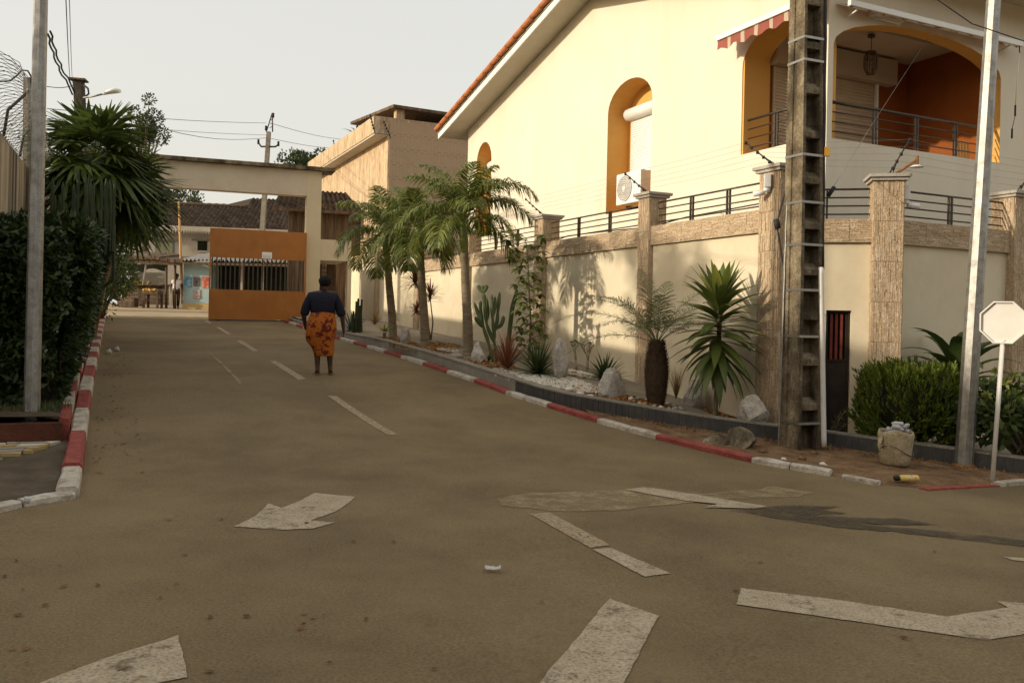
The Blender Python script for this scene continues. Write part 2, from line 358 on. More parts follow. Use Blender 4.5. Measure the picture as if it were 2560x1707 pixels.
decal('wet_stain', zB([(1100, 165), (1300, 142), (1570, 148), (1480, 160), (1595, 178), (1450, 185), (1700, 198), (1850, 202), (1990, 230), (1750, 227), (1620, 214), (1750, 232), (2050, 258), (2420, 300), (2420, 328), (2100, 293), (1800, 258), (1550, 238), (1350, 208), (1200, 182)]), m_wet, .0085, rough=.05)
for q in ([(752, 910), (772, 910), (915, 1000), (892, 1000)], [(618, 830), (632, 829), (702, 870), (686, 874)], [(543, 783), (554, 782), (594, 806), (582, 808)], [(497, 752), (504, 751), (531, 767), (522, 768)], [(469, 737), (476, 736), (487, 743), (480, 744)], ):
    decal('painted_dash', zD(q), m_paint_old)
decal('painted_line', zD([(478, 812), (484, 810), (555, 880), (549, 882)]), m_dust)
def kerb_block(p, q, h, w, m, parent, side=1, sink=.05):
    """a cast kerb stone from p to q: road edge line, w towards `side`, worn rounded edges"""
    d = (q - p).normalized(); n = Vector((d.y, -d.x, 0)).normalized() * side
    prof = [(0, -sink), (.006, h * .75), (.028, h), (w - .02, h * 1.02), (w, h * .85), (w, -sink)]
    rings = []; k = max(2, round((q - p).length / .25))
    for i in range(k + 1):
        c = p.lerp(q, i / k); zz = zg(c.x, c.y); e = .006 if i in (0, k) else 0
        ring = []
        for j, (o, z) in enumerate(prof):
            jj = nz(c.x * 5 + j, c.y * 5, j * 3.1) * .008
            ring.append(Vector((c.x, c.y, zz)) + n * (o + jj) + Vector((0, 0, z - (e if j in (1, 2, 3, 4) else 0) + jj)))
        rings.append(ring)
    b = MB(); b.loft(rings, sm=False); return b.build('kerb_stone', m, parent)
RKpx = [(2012, 1116), (1905, 1094), (1725, 1063), (1505, 1009), (1370, 971), (1255, 936), (1160, 906), (1087, 879), (1025, 858), (970, 839), (920, 823), (880, 811), (842, 799), (810, 790), (780, 781)]
RK = [G(u * Dp, v * Dp) for u, v in RKpx]
kr = thing('kerb', 'low kerb painted in red and white along the planted bed', None, RK[3], kind='structure')
for k, (a, b) in enumerate(zip(RK, RK[1:])):
    red = k in (2, 4, 6, 8, 10, 12)
    dd = (b - a).normalized()
    if k == 0: kerb_block(a, b - dd * .14, .05, .13, m_white, kr)
    elif red or (b - a).length < .9: kerb_block(a + dd * .004, b - dd * .004, .075, .14, m_red if red else m_white, kr)
    else:
        c = a.lerp(b, rnd(.45, .6))
        kerb_block(a + dd * .004, c - dd * .008, .075, .14, m_white, kr); kerb_block(c + dd * .008, b - dd * .004, .072, .14, m_white, kr)
pp, dd = RK[-1], (RK[-1] - RK[-2]).normalized(); dd.z = 0
for k in range(8):
    q = pp + dd * 1.15; kerb_block(Vector(pp), Vector(q), .075, .14, m_red if k % 2 == 0 else m_white, kr); pp = q
RK_far = [Vector(RK[-1] + dd * 1.15 * k) for k in range(1, 9)]
# worn stretch and the next white stones past the sign
e0, e1, e2, e3 = G(2012 * Dp, 1116 * Dp), G(2140 * Dp, 1124 * Dp), G(2275 * Dp, 1113 * Dp), G(2360 * Dp, 1106 * Dp)
kerb_block(e0.lerp(e1, .75), e2 - (e2 - e1).normalized() * .02, .02, .12, m_red, kr)
kerb_block(e2, e3, .05, .13, m_white, kr); e4 = e3 + (e3 - e2).normalized() * 1.2; kerb_block(e3, e4, .055, .13, m_white, kr)
# kerb on the hedge side
LKpx = [(197, 1243), (207, 1190), (217, 1104), (224, 1043), (230, 997), (235, 960), (240, 932), (244, 910)]
LK = [G(u, v) for u, v in LKpx]; dl = (LK[-1] - LK[2]).normalized(); dl.z = 0; dl.normalize()
while LK[-1].y < 27: LK.append(LK[-1] + dl * .95)
kl = thing('kerb', 'tall kerb painted in red and white blocks under the dark hedge', None, LK[2], kind='structure')
for k, (a, b) in enumerate(zip(LK, LK[1:])):
    dd = (b - a).normalized()
    kerb_block(a + dd * .004, b - dd * .004, .13 if k else .1, .17, m_red if k % 2 else m_white, kl, side=-1)
KC = [G(190, 1247), G(62, 1268), G(56, 1270), G(-60, 1297)]
KC.append(KC[3] + (KC[3] - KC[0]).normalized())
for i, j in ((0, 1), (2, 3), (3, 4)): kerb_block(KC[i], KC[j], .06, .14, m_white, kl, side=1)
kerb_block(KC[4], KC[4] + (KC[3] - KC[0]).normalized(), .06, .14, m_white, kl, side=1)

# ------------------------------------------------------------------ planted bed, its tiled edge, dirt verge
def offs(line, d):
    out = []
    for k, p in enumerate(line):
        t = (line[min(k + 1, len(line) - 1)] - line[max(k - 1, 0)]); t.z = 0; t.normalize()
        out.append(p + Vector((t.y, -t.x, 0)) * d)
    return out
far = offs(RK + RK_far, .17)
PLN = list(reversed(far[5:])) + [Vector((1.35, 13.15, 0)), Vector((2.05, 12.82, 0)), Vector((2.9, 12.42, 0)), Vector((3.7, 12.18, 0)), Vector((4.42, 11.95, 0)), Vector((4.99, 11.68, 0)), Vector((5.84, 11.28, 0)), Vector((6.48, 10.84, 0)), Vector((8.2, 9.8, 0))]
PLN = [Vector((p.x, p.y, 0)) for p in PLN]
PLS = resample(smooth_line(PLN, 2), .25)
def edge_h(p): return .24 if p.y < 20 else max(.14, .24 - (p.y - 20) * .02)
ew = thing('planter_edge', 'low dark grey tiled edging wall holding the planted bed', 'edging', PLS[len(PLS) // 2])
b = MB(); inner = offs(PLS, -.16); rings = []
for p, q in zip(PLS, inner):
    z = zg(p.x, p.y); h = edge_h(p)
    rings.append([Vector((p.x, p.y, z - .2)), Vector((p.x, p.y, z + h)), Vector((q.x, q.y, z + h)), Vector((q.x, q.y, z - .2))])
b.loft(rings, sm=False); b.build('wall_core', m_greyc, ew)
cov = offs(PLS, .012); acc = 0.0; last = None
fine_l = resample(cov, .1)
for a, c in zip(fine_l, fine_l[1:]):
    if a.y > 14.3: continue
    wdt = c - a; nrm = Vector((wdt.y, -wdt.x, 0)).normalized(); w0 = a + wdt * .03; 
    z = zg(a.x, a.y); h = edge_h(a) - .012 + rnd(-.003, .003)
    t = MB(); t.obox(Vector((w0.x, w0.y, z - .05)) - nrm * .016 * 1, wdt * .94, nrm * (.014 + rnd(0, .003)), (0, 0, h + .05)); t.build('tile', m_tile, ew)
capl = MB(); o2 = offs(PLS, .014); i2 = offs(PLS, -.165); rings = []
for p, q in zip(o2, i2):
    z = zg(p.x, p.y) + edge_h(p)
    rings.append([Vector((p.x, p.y, z - .01)), Vector((p.x, p.y, z + .014)), Vector((q.x, q.y, z + .014)), Vector((q.x, q.y, z - .01))])
capl.loft(rings, sm=False); capl.build('coping', m_greyc, ew)
KP = Vector((5.48, 12.72, 0)); A0 = WALL0
wallback = [WALL0 + WD * t for t in (26, 20, 14, 10, 6, 3, 1, 0)] + [KP, KP + FD * 3, KP + FD * 8]
wallback = [p + FD * .12 for p in wallback]
def bed_z(x, y):
    dw = (WALL0.x - x) * FD.x + (WALL0.y - y) * FD.y
    return zg(x, y) + .1 + .1 * max(0, min(1, dw / 1.5)) + .02 * nz(x * 1.3, y * 1.3)
def ruled(A, B, nu, nv, zf):
    def at(L, t):
        ds = [0]
        for p, q in zip(L, L[1:]): ds.append(ds[-1] + (q - p).length)
        s = t * ds[-1]
        for k in range(len(L) - 1):
            if s <= ds[k + 1] or k == len(L) - 2:
                return L[k].lerp(L[k + 1], (s - ds[k]) / max(1e-6, ds[k + 1] - ds[k]))
    b = MB()
    for i in range(nu + 1):
        p, q = at(A, i / nu), at(B, i / nu)
        for j in range(nv + 1):
            c = p.lerp(q, j / nv); b.v.append((c.x, c.y, zf(c.x, c.y)))
    for i in range(nu):
        for j in range(nv):
            k = i * (nv + 1) + j; b.f.append((k, k + nv + 1, k + nv + 2, k + 1)); b.m.append(0); b.sm.append(True)
    return b
bed = ruled(offs(PLS, -.1), wallback, 110, 14, bed_z).build('planting_bed', m_bed); bed['kind'] = 'structure'; bed['label'] = 'grey sandy planting bed below the cream wall'
vk = [G(2420 * Dp, 1105 * Dp)] + [G(u * Dp, v * Dp) for u, v in [(2350, 1108), (2275, 1115), (2140, 1124), (2012, 1114), (1905, 1092), (1725, 1061), (1505, 1007), (1370, 969)]]
vk = [vk[0] + Vector((1.2, -1.0, 0))] + vk
vk2 = offs(vk, -.02)
pv = [p for p in PLS if p.y < 13.3]
def verge_lift(x, y):
    d = 9.0
    for a, c in zip(vk, vk[1:]):
        e = Vector((c.x - a.x, c.y - a.y)); t = max(0, min(1, ((x - a.x) * e.x + (y - a.y) * e.y) / max(1e-6, e.length_squared))); d = min(d, math.hypot(x - a.x - e.x * t, y - a.y - e.y * t))
    k = min(1, d / .16); return -.004 + k * (.05 + .02 * nz(x * 2.2, y * 2.2) + .012 * nz(x * 7, y * 7))
verge = ruled([p for p in vk], list(reversed(offs(pv, -.05))), 90, 16, lambda x, y: zg(x, y) + verge_lift(x, y)).build('dirt_verge', m_dirt)
verge['kind'] = 'structure'; verge['label'] = 'reddish brown dirt verge between kerb and tiled edging'
# ------------------------------------------------------------------ stone slip panels (0.6 x 0.3 m), shared by bands and pillars
def slip_mesh(seed):
    r = random.Random(seed); b = MB(); z = -.15; 
    while z < .149:
        h = min(r.choice((.013, .017, .022, .028)), .15 - z)
        if .15 - (z + h) < .012: h = .15 - z
        x = -.3
        while x < .299:
            w = min(r.uniform(.07, .24), .3 - x)
            if .3 - (x + w) < .04: w = .3 - x
            d = .006 + r.uniform(0, .011)
            p = [(x + .001, 0, z + .001), (x + w - .001, 0, z + .001), (x + w - .001, 0, z + h - .001), (x + .001, 0, z + h - .001)]
            q = [(a, -d, c) for a, _, c in p]
            i = len(b.v); b.v += p + q
            for f in ((4, 5, 6, 7), (0, 1, 5, 4), (1, 2, 6, 5), (2, 3, 7, 6), (3, 0, 4, 7)):
                b.f.append(tuple(i + k for k in f)); b.m.append(0); b.sm.append(False)
            x += w
        z += h
    me = bpy.data.meshes.new('stone_panel'); me.from_pydata(b.v, [], b.f); me.materials.append(m_stone); me.update()
    return me
SLIPS = [slip_mesh(k) for k in range(5)]
def clad(p, q, z0, z1, parent, vertical=False, out=.0):
    """cover the vertical face from p to q (seen with p on the viewer's left) with slip panels"""
    p, q = Vector((p[0], p[1], 0)), Vector((q[0], q[1], 0)); d = (q - p); Lh = d.length; d.normalize()
    rz = math.atan2(d.y, d.x); n = Vector((d.y, -d.x, 0))
    pw, ph = (.3, .6) if vertical else (.6, .3)
    nu = max(1, round(Lh / pw)); nv = max(1, round((z1 - z0) / ph)); su, sv = Lh / nu, (z1 - z0) / nv
    for i in range(nu):
        for j in range(nv):
            c = p + d * su * (i + .5) + n * out + Vector((0, 0, z0 + sv * (j + .5)))
            if vertical: place(random.choice(SLIPS), 'stone_panel', c, (0, random.choice((1, -1)) * PI / 2, rz), (sv * .994 / .6, 1, su * .994 / .3), parent)
            else: place(random.choice(SLIPS), 'stone_panel', c, (0, random.choice((0, 0, PI)), rz), (su * .994 / .6, 1, sv * .994 / .3), parent)
# ------------------------------------------------------------------ boundary wall
bw = thing('boundary_wall', 'cream plastered boundary wall with stone clad pillars around the big house', 'wall', WALL0)
def wp(t, o=0.0, z=0.0): return WALL0 + WD * t - FD * o + Vector((0, 0, z))       # o: out towards the street
def panel(p, q, z0, z1, th, m, name='plaster_panel', parent=None):
    p, q = Vector((p.x, p.y, 0)), Vector((q.x, q.y, 0)); d = q - p; n = Vector((d.y, -d.x, 0)).normalized()
    return MB().obox(p + Vector((0, 0, z0)), d, -n * th, (0, 0, z1 - z0)).build(name, m, parent)
PIL = [(0.0, .42), (3.33, .36), (7.5, .42), (11.85, .36)]
PIL2 = [(16.0, .36), (20.4, .36), (24.5, .36)]
BT, BB = 3.33, 2.98
# street side, lower stretch
edges = [0.0] + [t for t, w in PIL[1:]] + [16.0]
for a, c in zip(edges, edges[1:]):
    panel(wp(c), wp(a), zg(*wp(c).xy) - .4, BB + .01, .2, m_cream, parent=bw)
    panel(wp(c, .05), wp(a, .05), BB, BT, .25, m_greyc, 'band_core', bw)
    clad(wp(c, .05), wp(a, .05), BB, BT, bw)
    # upper stretch, one step higher
for a, c in ((16.0, 20.4), (20.4, 24.7)):
    panel(wp(c), wp(a), zg(*wp(c).xy) - .4, 3.56, .2, m_cream, parent=bw)
    panel(wp(c, .05), wp(a, .05), 3.55, 3.9, .25, m_greyc, 'band_core', bw)
    clad(wp(c, .05), wp(a, .05), 3.55, 3.9, bw)
def pillar(c, w, z0, z1, d, faces, parent, cap=True, above=None):
    """square pillar centred on c, d along the wall; clad on the named faces"""
    n = Vector((d.y, -d.x, 0)); c = Vector((c.x, c.y, 0)); h = w / 2
    if (c + n).length > (c - n).length: n = -n                    # n looks at the street
    po = MB().obox(c - d * h - n * h + Vector((0, 0, z0)), d * w, n * w, (0, 0, z1 - z0)).build('pillar', m_greyc, parent)
    f = {'front': (c + n * h, d), 'near': (c - d * h, None), 'far': (c + d * h, None)}
    for k in faces:
        if k == 'front': p, q = c + n * h + d * h, c + n * h - d * h
        elif k == 'near': p, q = c - d * h + n * h, c - d * h - n * h
        else: p, q = c + d * h - n * h, c + d * h + n * h
        dd = (q - p); nn = Vector((dd.y, -dd.x, 0))
        if nn.dot((p + q) / 2 - c) < 0: p, q = q, p
        clad(p, q, z0, z1, po, True)
    if cap:
        cc = MB().obox(c - (d + n) * (h + .05) + Vector((0, 0, z1)), d * (w + .1), n * (w + .1), (0, 0, .045))
        cc.obox(c - (d + n) * (h + .085) + Vector((0, 0, z1 + .046)), d * (w + .17), n * (w + .17), (0, 0, .05)); cc.build('pillar_cap', m_cap, po, bevel=.006)
    return po
for t, w in PIL:
    pillar(wp(t, -.1), w, zg(*wp(t).xy) - .2, 3.86, WD, ('front', 'near'), bw)
for t, w in PIL2:
    pillar(wp(t, -.1), w, zg(*wp(t).xy) - .2, 3.88 if t > 17 else 4.3, WD, ('front', 'near'), bw, cap=t < 17)
# the short face with the little door, and the face along the lower road
AK0 = Vector((4.0, 13.05, 0)); AKd = (KP - AK0).normalized()
DR0, DR1 = W(2063, 900, AK0, AKd), W(2126, 900, AK0, AKd)          # door jambs
ztop = P(2100, 776, 12.9).z
for p, q in ((AK0, DR0), (DR1, KP)): panel(p, q, -.4, 2.84, .2, m_cream, parent=bw)
panel(DR0, DR1, ztop, 2.84, .2, m_cream, parent=bw)
nAK = Vector((AKd.y, -AKd.x, 0))
panel(AK0 + nAK * .05, KP + nAK * .05, 2.83, 3.18, .25, m_greyc, 'band_core', bw); clad(AK0 + nAK * .05, KP + nAK * .05, 2.83, 3.18, bw)
pillar(KP + Vector((.02, .02, 0)), .4, -.4, 3.72, AKd, ('front', 'near'), bw)
KF = FD.copy(); KE = KP + FD * 9
pillar_dir = FD
nK = Vector((FD.y, -FD.x, 0))
panel(KP, KE, -.6, 2.83, .2, m_cream, parent=bw)
panel(KP + nK * .05, KE + nK * .05, 2.82, 3.18, .25, m_greyc, 'band_core', bw); clad(KP + nK * .05 + FD * .2, KP + nK * .05 + FD * 4.4, 2.82, 3.18, bw)
# right face of the corner pillar
_c = KP + Vector((.02, .02, 0)); clad(_c - nAK * -.2 + AKd * .2, _c - nAK * .2 + AKd * .2, -.2, 3.72, bw, True)
M1 = KP + FD * 2.95
pillar(M1 - nK * .08, .4, -.6, 3.72, FD, ('front',), bw)
_c = M1 - nK * .08; clad(_c - FD * .2 - nK * .2, _c - FD * .2 + nK * .2, -.3, 3.72, bw, True)
# ------------------------------------------------------------------ door in the wall
dm = (DR0 + DR1) / 2
door = thing('metal_door', 'dark metal door with slatted top set in the cream wall beside the concrete pole', 'door', (dm.x, dm.y, -.1))
dd = (DR1 - DR0).normalized(); nn = Vector((dd.y, -dd.x, 0)); dw = (DR1 - DR0).length
base = DR0 - nn * .14; base.z = -.1; hh = ztop + .1
m_door = mat('dark_door_paint', [(.025, .018, .014), (.05, .034, .026)], scale=6, rough=.5, metal=.2)
m_doorred = mat('red_slat_paint', [(.16, .03, .02), (.24, .05, .03)], scale=6, rough=.6)
MB().obox(base, dd * dw, nn * .02, (0, 0, hh * .6)).build('lower_panel', m_door, door)
for k in range(5):
    MB().obox(base + dd * (dw * (.02 + .2 * k)) + Vector((0, 0, hh * .6)), dd * dw * (.1), nn * .02, (0, 0, hh * .37)).build('slat', m_doorred if k in (1, 2, 3) else m_door, door)
f = MB()
f.obox(base + nn * .022, dd * .03, nn * .02, (0, 0, hh)); f.obox(base + dd * (dw - .03) + nn * .022, dd * .03, nn * .02, (0, 0, hh)); f.obox(base + dd * .03 + nn * .022 + Vector((0, 0, hh - .04)), dd * (dw - .06), nn * .02, (0, 0, .04)); f.obox(base + dd * .03 + nn * .022 + Vector((0, 0, hh * .6)), dd * (dw - .06), nn * .02, (0, 0, .03))
f.build('frame', m_door, door)
MB().obox(base - nn * .5 + dd * -.2, dd * (dw + .4), nn * .01, (0, 0, hh + .1)).build('backing', m_core, door)
# ------------------------------------------------------------------ railings on the wall
def railing(p, q, z0, z1, name, label, group=None, nposts=2, rails=4, pair=True, r=.012, top=.016, m=None):
    m = m or m_metal
    p, q = Vector((p.x, p.y, 0)), Vector((q.x, q.y, 0)); d = (q - p); Lh = d.length; d.normalize()
    t = thing(name, label, 'railing', ((p.x + q.x) / 2, (p.y + q.y) / 2, z0), group)
    for k in range(rails):
        z = z0 + (z1 - z0) * (k + .6) / (rails - .4) if rails > 1 else z1
        MB().tube([p + Vector((0, 0, z)), q + Vector((0, 0, z))], top if k == rails - 1 else r, 6).build('rail', m, t)
    for k in range(nposts):
        c = p + d * Lh * (k + 1) / (nposts + 1)
        for o in ((-.035, .035) if pair else (0,)):
            MB().cbox(c + d * o + Vector((0, 0, z0 - .02)), .028, .028, z1 - z0 + .02, d).build('post', m, t)
    return t
ts = [t for t, w in PIL] + [16.0]
nms = ['dark metal railing on the wall between the lamp-post corner pillar and the next', 'dark metal railing on the wall under the air conditioner', 'dark metal railing on the wall behind the leafy slender shrub', 'dark metal railing on the wall behind the palm crowns']
for k, (a, c) in enumerate(zip(ts, ts[1:])):
    w0 = .22
    railing(wp(c - w0, -.1), wp(a + w0, -.1), BT + .01, 3.77, 'wall_railing', nms[k], 'railings along the boundary wall', nposts=2)
railing(wp(24.4, -.1), wp(16.3, -.1), 3.91, 4.45, 'wall_railing', 'dark metal railing on the higher step of the wall near the gate', 'railings along the boundary wall', nposts=4)
railing(AK0 - nAK * .1 + AKd * .1, KP - nAK * .1 - AKd * .2, 3.19, 3.64, 'wall_railing', 'dark metal railing above the little door', 'railings along the boundary wall', nposts=1, pair=False)
railing(KP - nK * .08 + FD * .25, M1 - nK * .08 - FD * .2, 3.19, 3.64, 'wall_railing', 'dark metal railing on the wall behind the galvanised pole above the green bush', 'railings along the boundary wall', nposts=1)
railing(M1 - nK * .08 + FD * .22, M1 + FD * 4 - nK * .08, 3.19, 3.64, 'wall_railing', 'dark metal railing past the pillar behind the octagonal sign', 'railings along the boundary wall', nposts=2)
# cable lying along the wall top
MB().tube([wp(7.2, -.16, BT + .03), wp(6.6, -.14, BT + .1), wp(5, -.14, BT + .07), wp(3.6, -.16, BT + .03)], .012, 5).build('cable', m_cable, bw)
MB().tube([wp(3.1, -.16, BT + .05), wp(2.4, -.14, BT + .1), wp(1.2, -.14, BT + .12), wp(.3, -.16, BT + .14)], .012, 5).build('cable', m_cable, bw)
# ------------------------------------------------------------------ electric fence on the pillars
ef = thing('electric_fence', 'electric security fence with slanted insulator rods on the wall pillars', 'fence', wp(0, 0, 3.95))
tips = []
def bracket(base, lean, L=.62):
    d = Vector(lean).normalized()
    o = MB().tube([base - d * .03, base + d * L], .011, 6).build('bracket_rod', m_metal, ef)
    ins = []
    for k in range(5):
        p = base + d * L * (.2 + .19 * k); ins.append(p)
        MB().tube([p - Vector((0, 0, .03)), p + Vector((0, 0, .015)), p + Vector((0, 0, .016))], [.022, .022, .01], 6).build('insulator', m_black, o)
    MB().tube([base + d * .02 + Vector((.05, 0, 0)), base + d * L * .45], .007, 5).build('stay', m_metal, o)
    return ins
lean_s = (-FD * .45 + WD * .55 + Vector((0, 0, .62)))
rows = []
for t, w in reversed(PIL): rows.append(bracket(wp(t, 0, 3.95), lean_s))
rows.append(bracket(KP + Vector((.02, -.02, 3.82)), nK * .3 + FD * .35 + Vector((0, 0, .85))))
rows.append(bracket(M1 + Vector((0, 0, 3.82)), nK * .3 + FD * .5 + Vector((0, 0, .75))))
for k in range(5):
    b = MB()
    for r0, r1 in zip(rows, rows[1:]): b.tube([r0[k], r0[k].lerp(r1[k], .5) - Vector((0, 0, .02)), r1[k]], .0022, 4, cap=False)
    b.build('fence_wire', m_galv, ef)
# security lamps and the rusty lamp arm
def flood(c, d, label):
    d = Vector(d).normalized(); n = Vector((-d.y, d.x, 0))
    t = thing('security_camera', label, 'camera', c, 'white cameras on the pillars')
    MB().obox(c - n * .07, n * .14, d * .1, (0, 0, .2)).build('junction_box', m_wpaint, t, bevel=.008)
    MB().tube([c + d * .05, c + d * .06 - Vector((0, 0, .06))], [.05, .05], 10).build('swivel', m_wpaint, t)
    e = (d * .8 - n * .0 - Vector((0, 0, .12))).normalized(); k = c + d * .08 - Vector((0, 0, .07))
    MB().tube([k, k + e * .17, k + e * .175], [.038, .042, .03], 12).build('camera_body', m_wpaint, t)
flood(wp(-.05, .13, 3.62), (-FD * .6 + WD * .5), 'white camera with box on the pillar hidden partly by the concrete pole')
flood(KP + AKd * .22 - nAK * 0 + Vector((0, 0, 3.46)), (FD * .8 + nK * .5), 'white camera with box on the corner pillar above the little door')
t = thing('pillar_lamp', 'rusty lamp arm with white disc shade on the corner pillar cap', 'lamp', KP + Vector((.06, 0, 3.86)))
k = KP + Vector((.1, 0, 3.82))
MB().tube([k, k + Vector((.28, -.02, .2)), k + Vector((.34, -.02, .24))], .02, 8).build('arm', m_rust, t)
MB().tube([k + Vector((.34, -.02, .3)), k + Vector((.34, -.02, .16))], [.025, .025], 8).build('socket', m_rust, t)
MB().tube([k + Vector((.34, -.02, .165)), k + Vector((.34, -.02, .14)), k + Vector((.34, -.02, .13))], [.03, .1, .1], 14).build('shade', m_wpaint, t)

# ------------------------------------------------------------------ the big cream house
house = thing('house', 'large cream house with gabled roof, arched ochre niches and corner balcony', 'house', HOUSE0)
def hp(t, b, z): return HOUSE0 + WD * t + FD * b + Vector((0, 0, z))
ZS, ZSP, ZTOP = 4.77, 6.4, 6.84             # balcony sill, arch spring, arch crown
LT, EAVE, APT, APZ = 15.66, 7.76, 7.83, 9.56
def arch_pts(a, c, zs, zt, n=14):
    """from (c, zs) over the crown to (a, zs)"""
    m, r = (a + c) / 2, (c - a) / 2
    return [(m + r * math.cos(PI * k / n), zs + (zt - zs) * math.sin(PI * k / n)) for k in range(n + 1)]
def wall_with_openings(name, fn, x0, x1, z0, top, opens, m, n_in, depth, m_rev, parent):
    """wall sheet x0..x1 (outer face fn(x,z,0)), `top` gives the upper edge, openings are (a, c, sill, spring, crown)"""
    b = MB(); cur = x0
    def strip(a, c):
        xs_ = sorted(set([a, c] + [x for x, _ in top if a < x < c]))
        for p, q in zip(xs_, xs_[1:]): b.face([fn(p, z0, 0), fn(q, z0, 0), fn(q, tz(q), 0), fn(p, tz(p), 0)])
    def tz(x):
        for (a, p), (c, q) in zip(top, top[1:]):
            if a <= x <= c: return p + (q - p) * (x - a) / (c - a)
        return top[-1][1]
    rvs = []
    for a, c, s, sp, cr in opens:
        rv = MB(); rvs.append(rv)
        strip(cur, a)
        b.face([fn(a, z0, 0), fn(c, z0, 0), fn(c, s, 0), fn(a, s, 0)])
        ar = arch_pts(a, c, sp, cr)
        for (p, pz), (q, qz) in zip(ar, ar[1:]):
            b.face([fn(q, qz, 0), fn(p, pz, 0), fn(p, tz(p), 0), fn(q, tz(q), 0)])
        loop = [(a, s), (c, s)] + ar
        for (p, pz), (q, qz) in zip(loop, loop[1:] + loop[:1]):
            if abs(p - q) + abs(pz - qz) > 1e-6: rv.face([fn(p, pz, 0), fn(q, qz, 0), fn(q, qz, depth), fn(p, pz, depth)])
        cur = c
    strip(cur, x1)
    o = b.build(name, m, parent)
    for rv in rvs: rv.build('reveal', m_rev, o)
    return o
NICHE = [(5.08, 6.92, 4.12, 6.5, 7.14), (13.72, 14.9, 4.17, 6.5, 7.14)]
BALC_L = (.42, 2.13, ZS, 6.42, 7.0)
fl = lambda x, z, d: hp(x, d, z)
wall_with_openings('gable_wall', fl, 0, LT, -.2, [(0, EAVE), (APT, APZ), (LT, EAVE)], [BALC_L] + NICHE, m_house, None, .62, m_orange, house)
ff = lambda x, z, d: hp(d, x, z)
wall_with_openings('front_wall', ff, 0, 9.0, -.4, [(0, EAVE), (9, EAVE)], [(.12, 4.38, ZS - .05, 6.3, 6.86)], m_house, None, .3, m_orange, house)
MB().obox(hp(LT, 0, -.2), FD * 9, -WD * .02, (0, 0, EAVE + .2)).build('rear_wall', m_house, house)
# niche backs, shutters
for a, c, s, sp, cr in NICHE:
    b = MB(); b.obox(hp(a - .02, .6, s - .05), WD * (c - a + .04), FD * .05, (0, 0, cr - s + .1)); b.build('niche_back', m_orange, house)
    x1s = c - (.2 if c < 8 else .1); x0s = a - .0; z1s = sp - .13; z0s = s + .78
    w_ = MB().obox(hp(x0s + .01, .53, z0s), WD * (x1s - x0s - .02), FD * .06, (0, 0, z1s - z0s + .25)).build('shutter', m_wpaint, house)
    n_ = int((z1s - z0s) / .055)
    for k in range(n_):
        MB().tube([hp(x0s + .04, .53, z0s + .03 + k * .055), hp(x1s - .04, .53, z0s + .03 + k * .055)], .027, 6, ellip=.5).build('shutter_slat', m_wpaint, w_)
    MB().tube([hp(x0s + .005, .48, z1s + .14), hp(x1s + .04, .48, z1s + .14)], .15, 12).build('shutter_box', m_wpaint, w_)
    MB().obox(hp(x0s, .46, z0s - .06), WD * (x1s - x0s), FD * .12, (0, 0, .05)).build('sill', m_orange, w_)
# balcony room behind the arches
br = MB()
R0, R1, D1 = .02, 4.42, 2.15
br.face([hp(.3, R0, ZS - .45), hp(.3, R1 + .2, ZS - .45), hp(D1, R1 + .2, ZS - .45), hp(D1, R0, ZS - .45)]); br.build('balcony_floor', m_cap, house)
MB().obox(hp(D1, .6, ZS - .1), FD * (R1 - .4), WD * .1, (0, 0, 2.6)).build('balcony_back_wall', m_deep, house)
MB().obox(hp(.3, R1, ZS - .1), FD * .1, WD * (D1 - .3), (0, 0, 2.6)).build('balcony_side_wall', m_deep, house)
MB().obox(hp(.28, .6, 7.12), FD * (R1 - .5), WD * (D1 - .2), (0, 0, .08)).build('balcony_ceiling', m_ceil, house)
MB().obox(hp(.8, 1.1, 7.04), FD * 2.4, WD * .9, (0, 0, .07)).build('ceiling_tray', m_ceil, house)
# roller shutter of the balcony door (its box below the ceiling)
sh = MB().obox(hp(D1 - .05, .75, ZS), FD * 2.66, WD * .045, (0, 0, 1.78)).build('balcony_shutter', m_shutter, house)
for k in range(28): MB().tube([hp(D1 - .05, .78, ZS + .04 + k * .063), hp(D1 - .05, 3.38, ZS + .04 + k * .063)], .03, 6, ellip=.5).build('shutter_slat', m_shutter, sh)
MB().obox(hp(D1 - .25, .65, ZS + 1.79), FD * 3.2, WD * .23, (0, 0, .5)).build('shutter_box', m_ceil, sh)
MB().obox(hp(D1 - .12, 3.41, ZS), FD * .06, WD * .06, (0, 0, 1.78)).build('shutter_guide', m_wpaint, sh)
# inner white door seen through the side arch
MB().obox(hp(D1 - .06, .02, ZS), FD * .62, WD * .05, (0, 0, 2.4)).build('side_panel', m_orange, house)
# roof: two slopes, terracotta, white verge boards and soffit
OV = .75; E0, E1, B1 = -.7, LT + .75, 9.4
def slope_z(t): return EAVE + (APZ - EAVE) * (t / APT if t <= APT else (LT - t) / (LT - APT))
roof = MB()
for a, c in ((E0, APT), (APT, E1)):
    pa, pc = [hp(a, -OV, slope_z(a) + .02), hp(c, -OV, slope_z(c) + .02)]
    roof.face([hp(a, -OV, slope_z(a) + .0), hp(c, -OV, slope_z(c) + .0), hp(c, B1, slope_z(c) + .0), hp(a, B1, slope_z(a) + .0)])
soff = roof.build('roof', m_soffit, house)
tl = MB()
for a, c in ((E0 - .05, APT), (APT, E1 + .05)):
    tl.obox(hp(a, -OV - .12, slope_z(a) + .2), hp(c, 0, slope_z(c)) - hp(a, 0, slope_z(a)), FD * (B1 + OV + .12), (0, 0, .06))
tl.build('tile_covering', m_terra, soff)
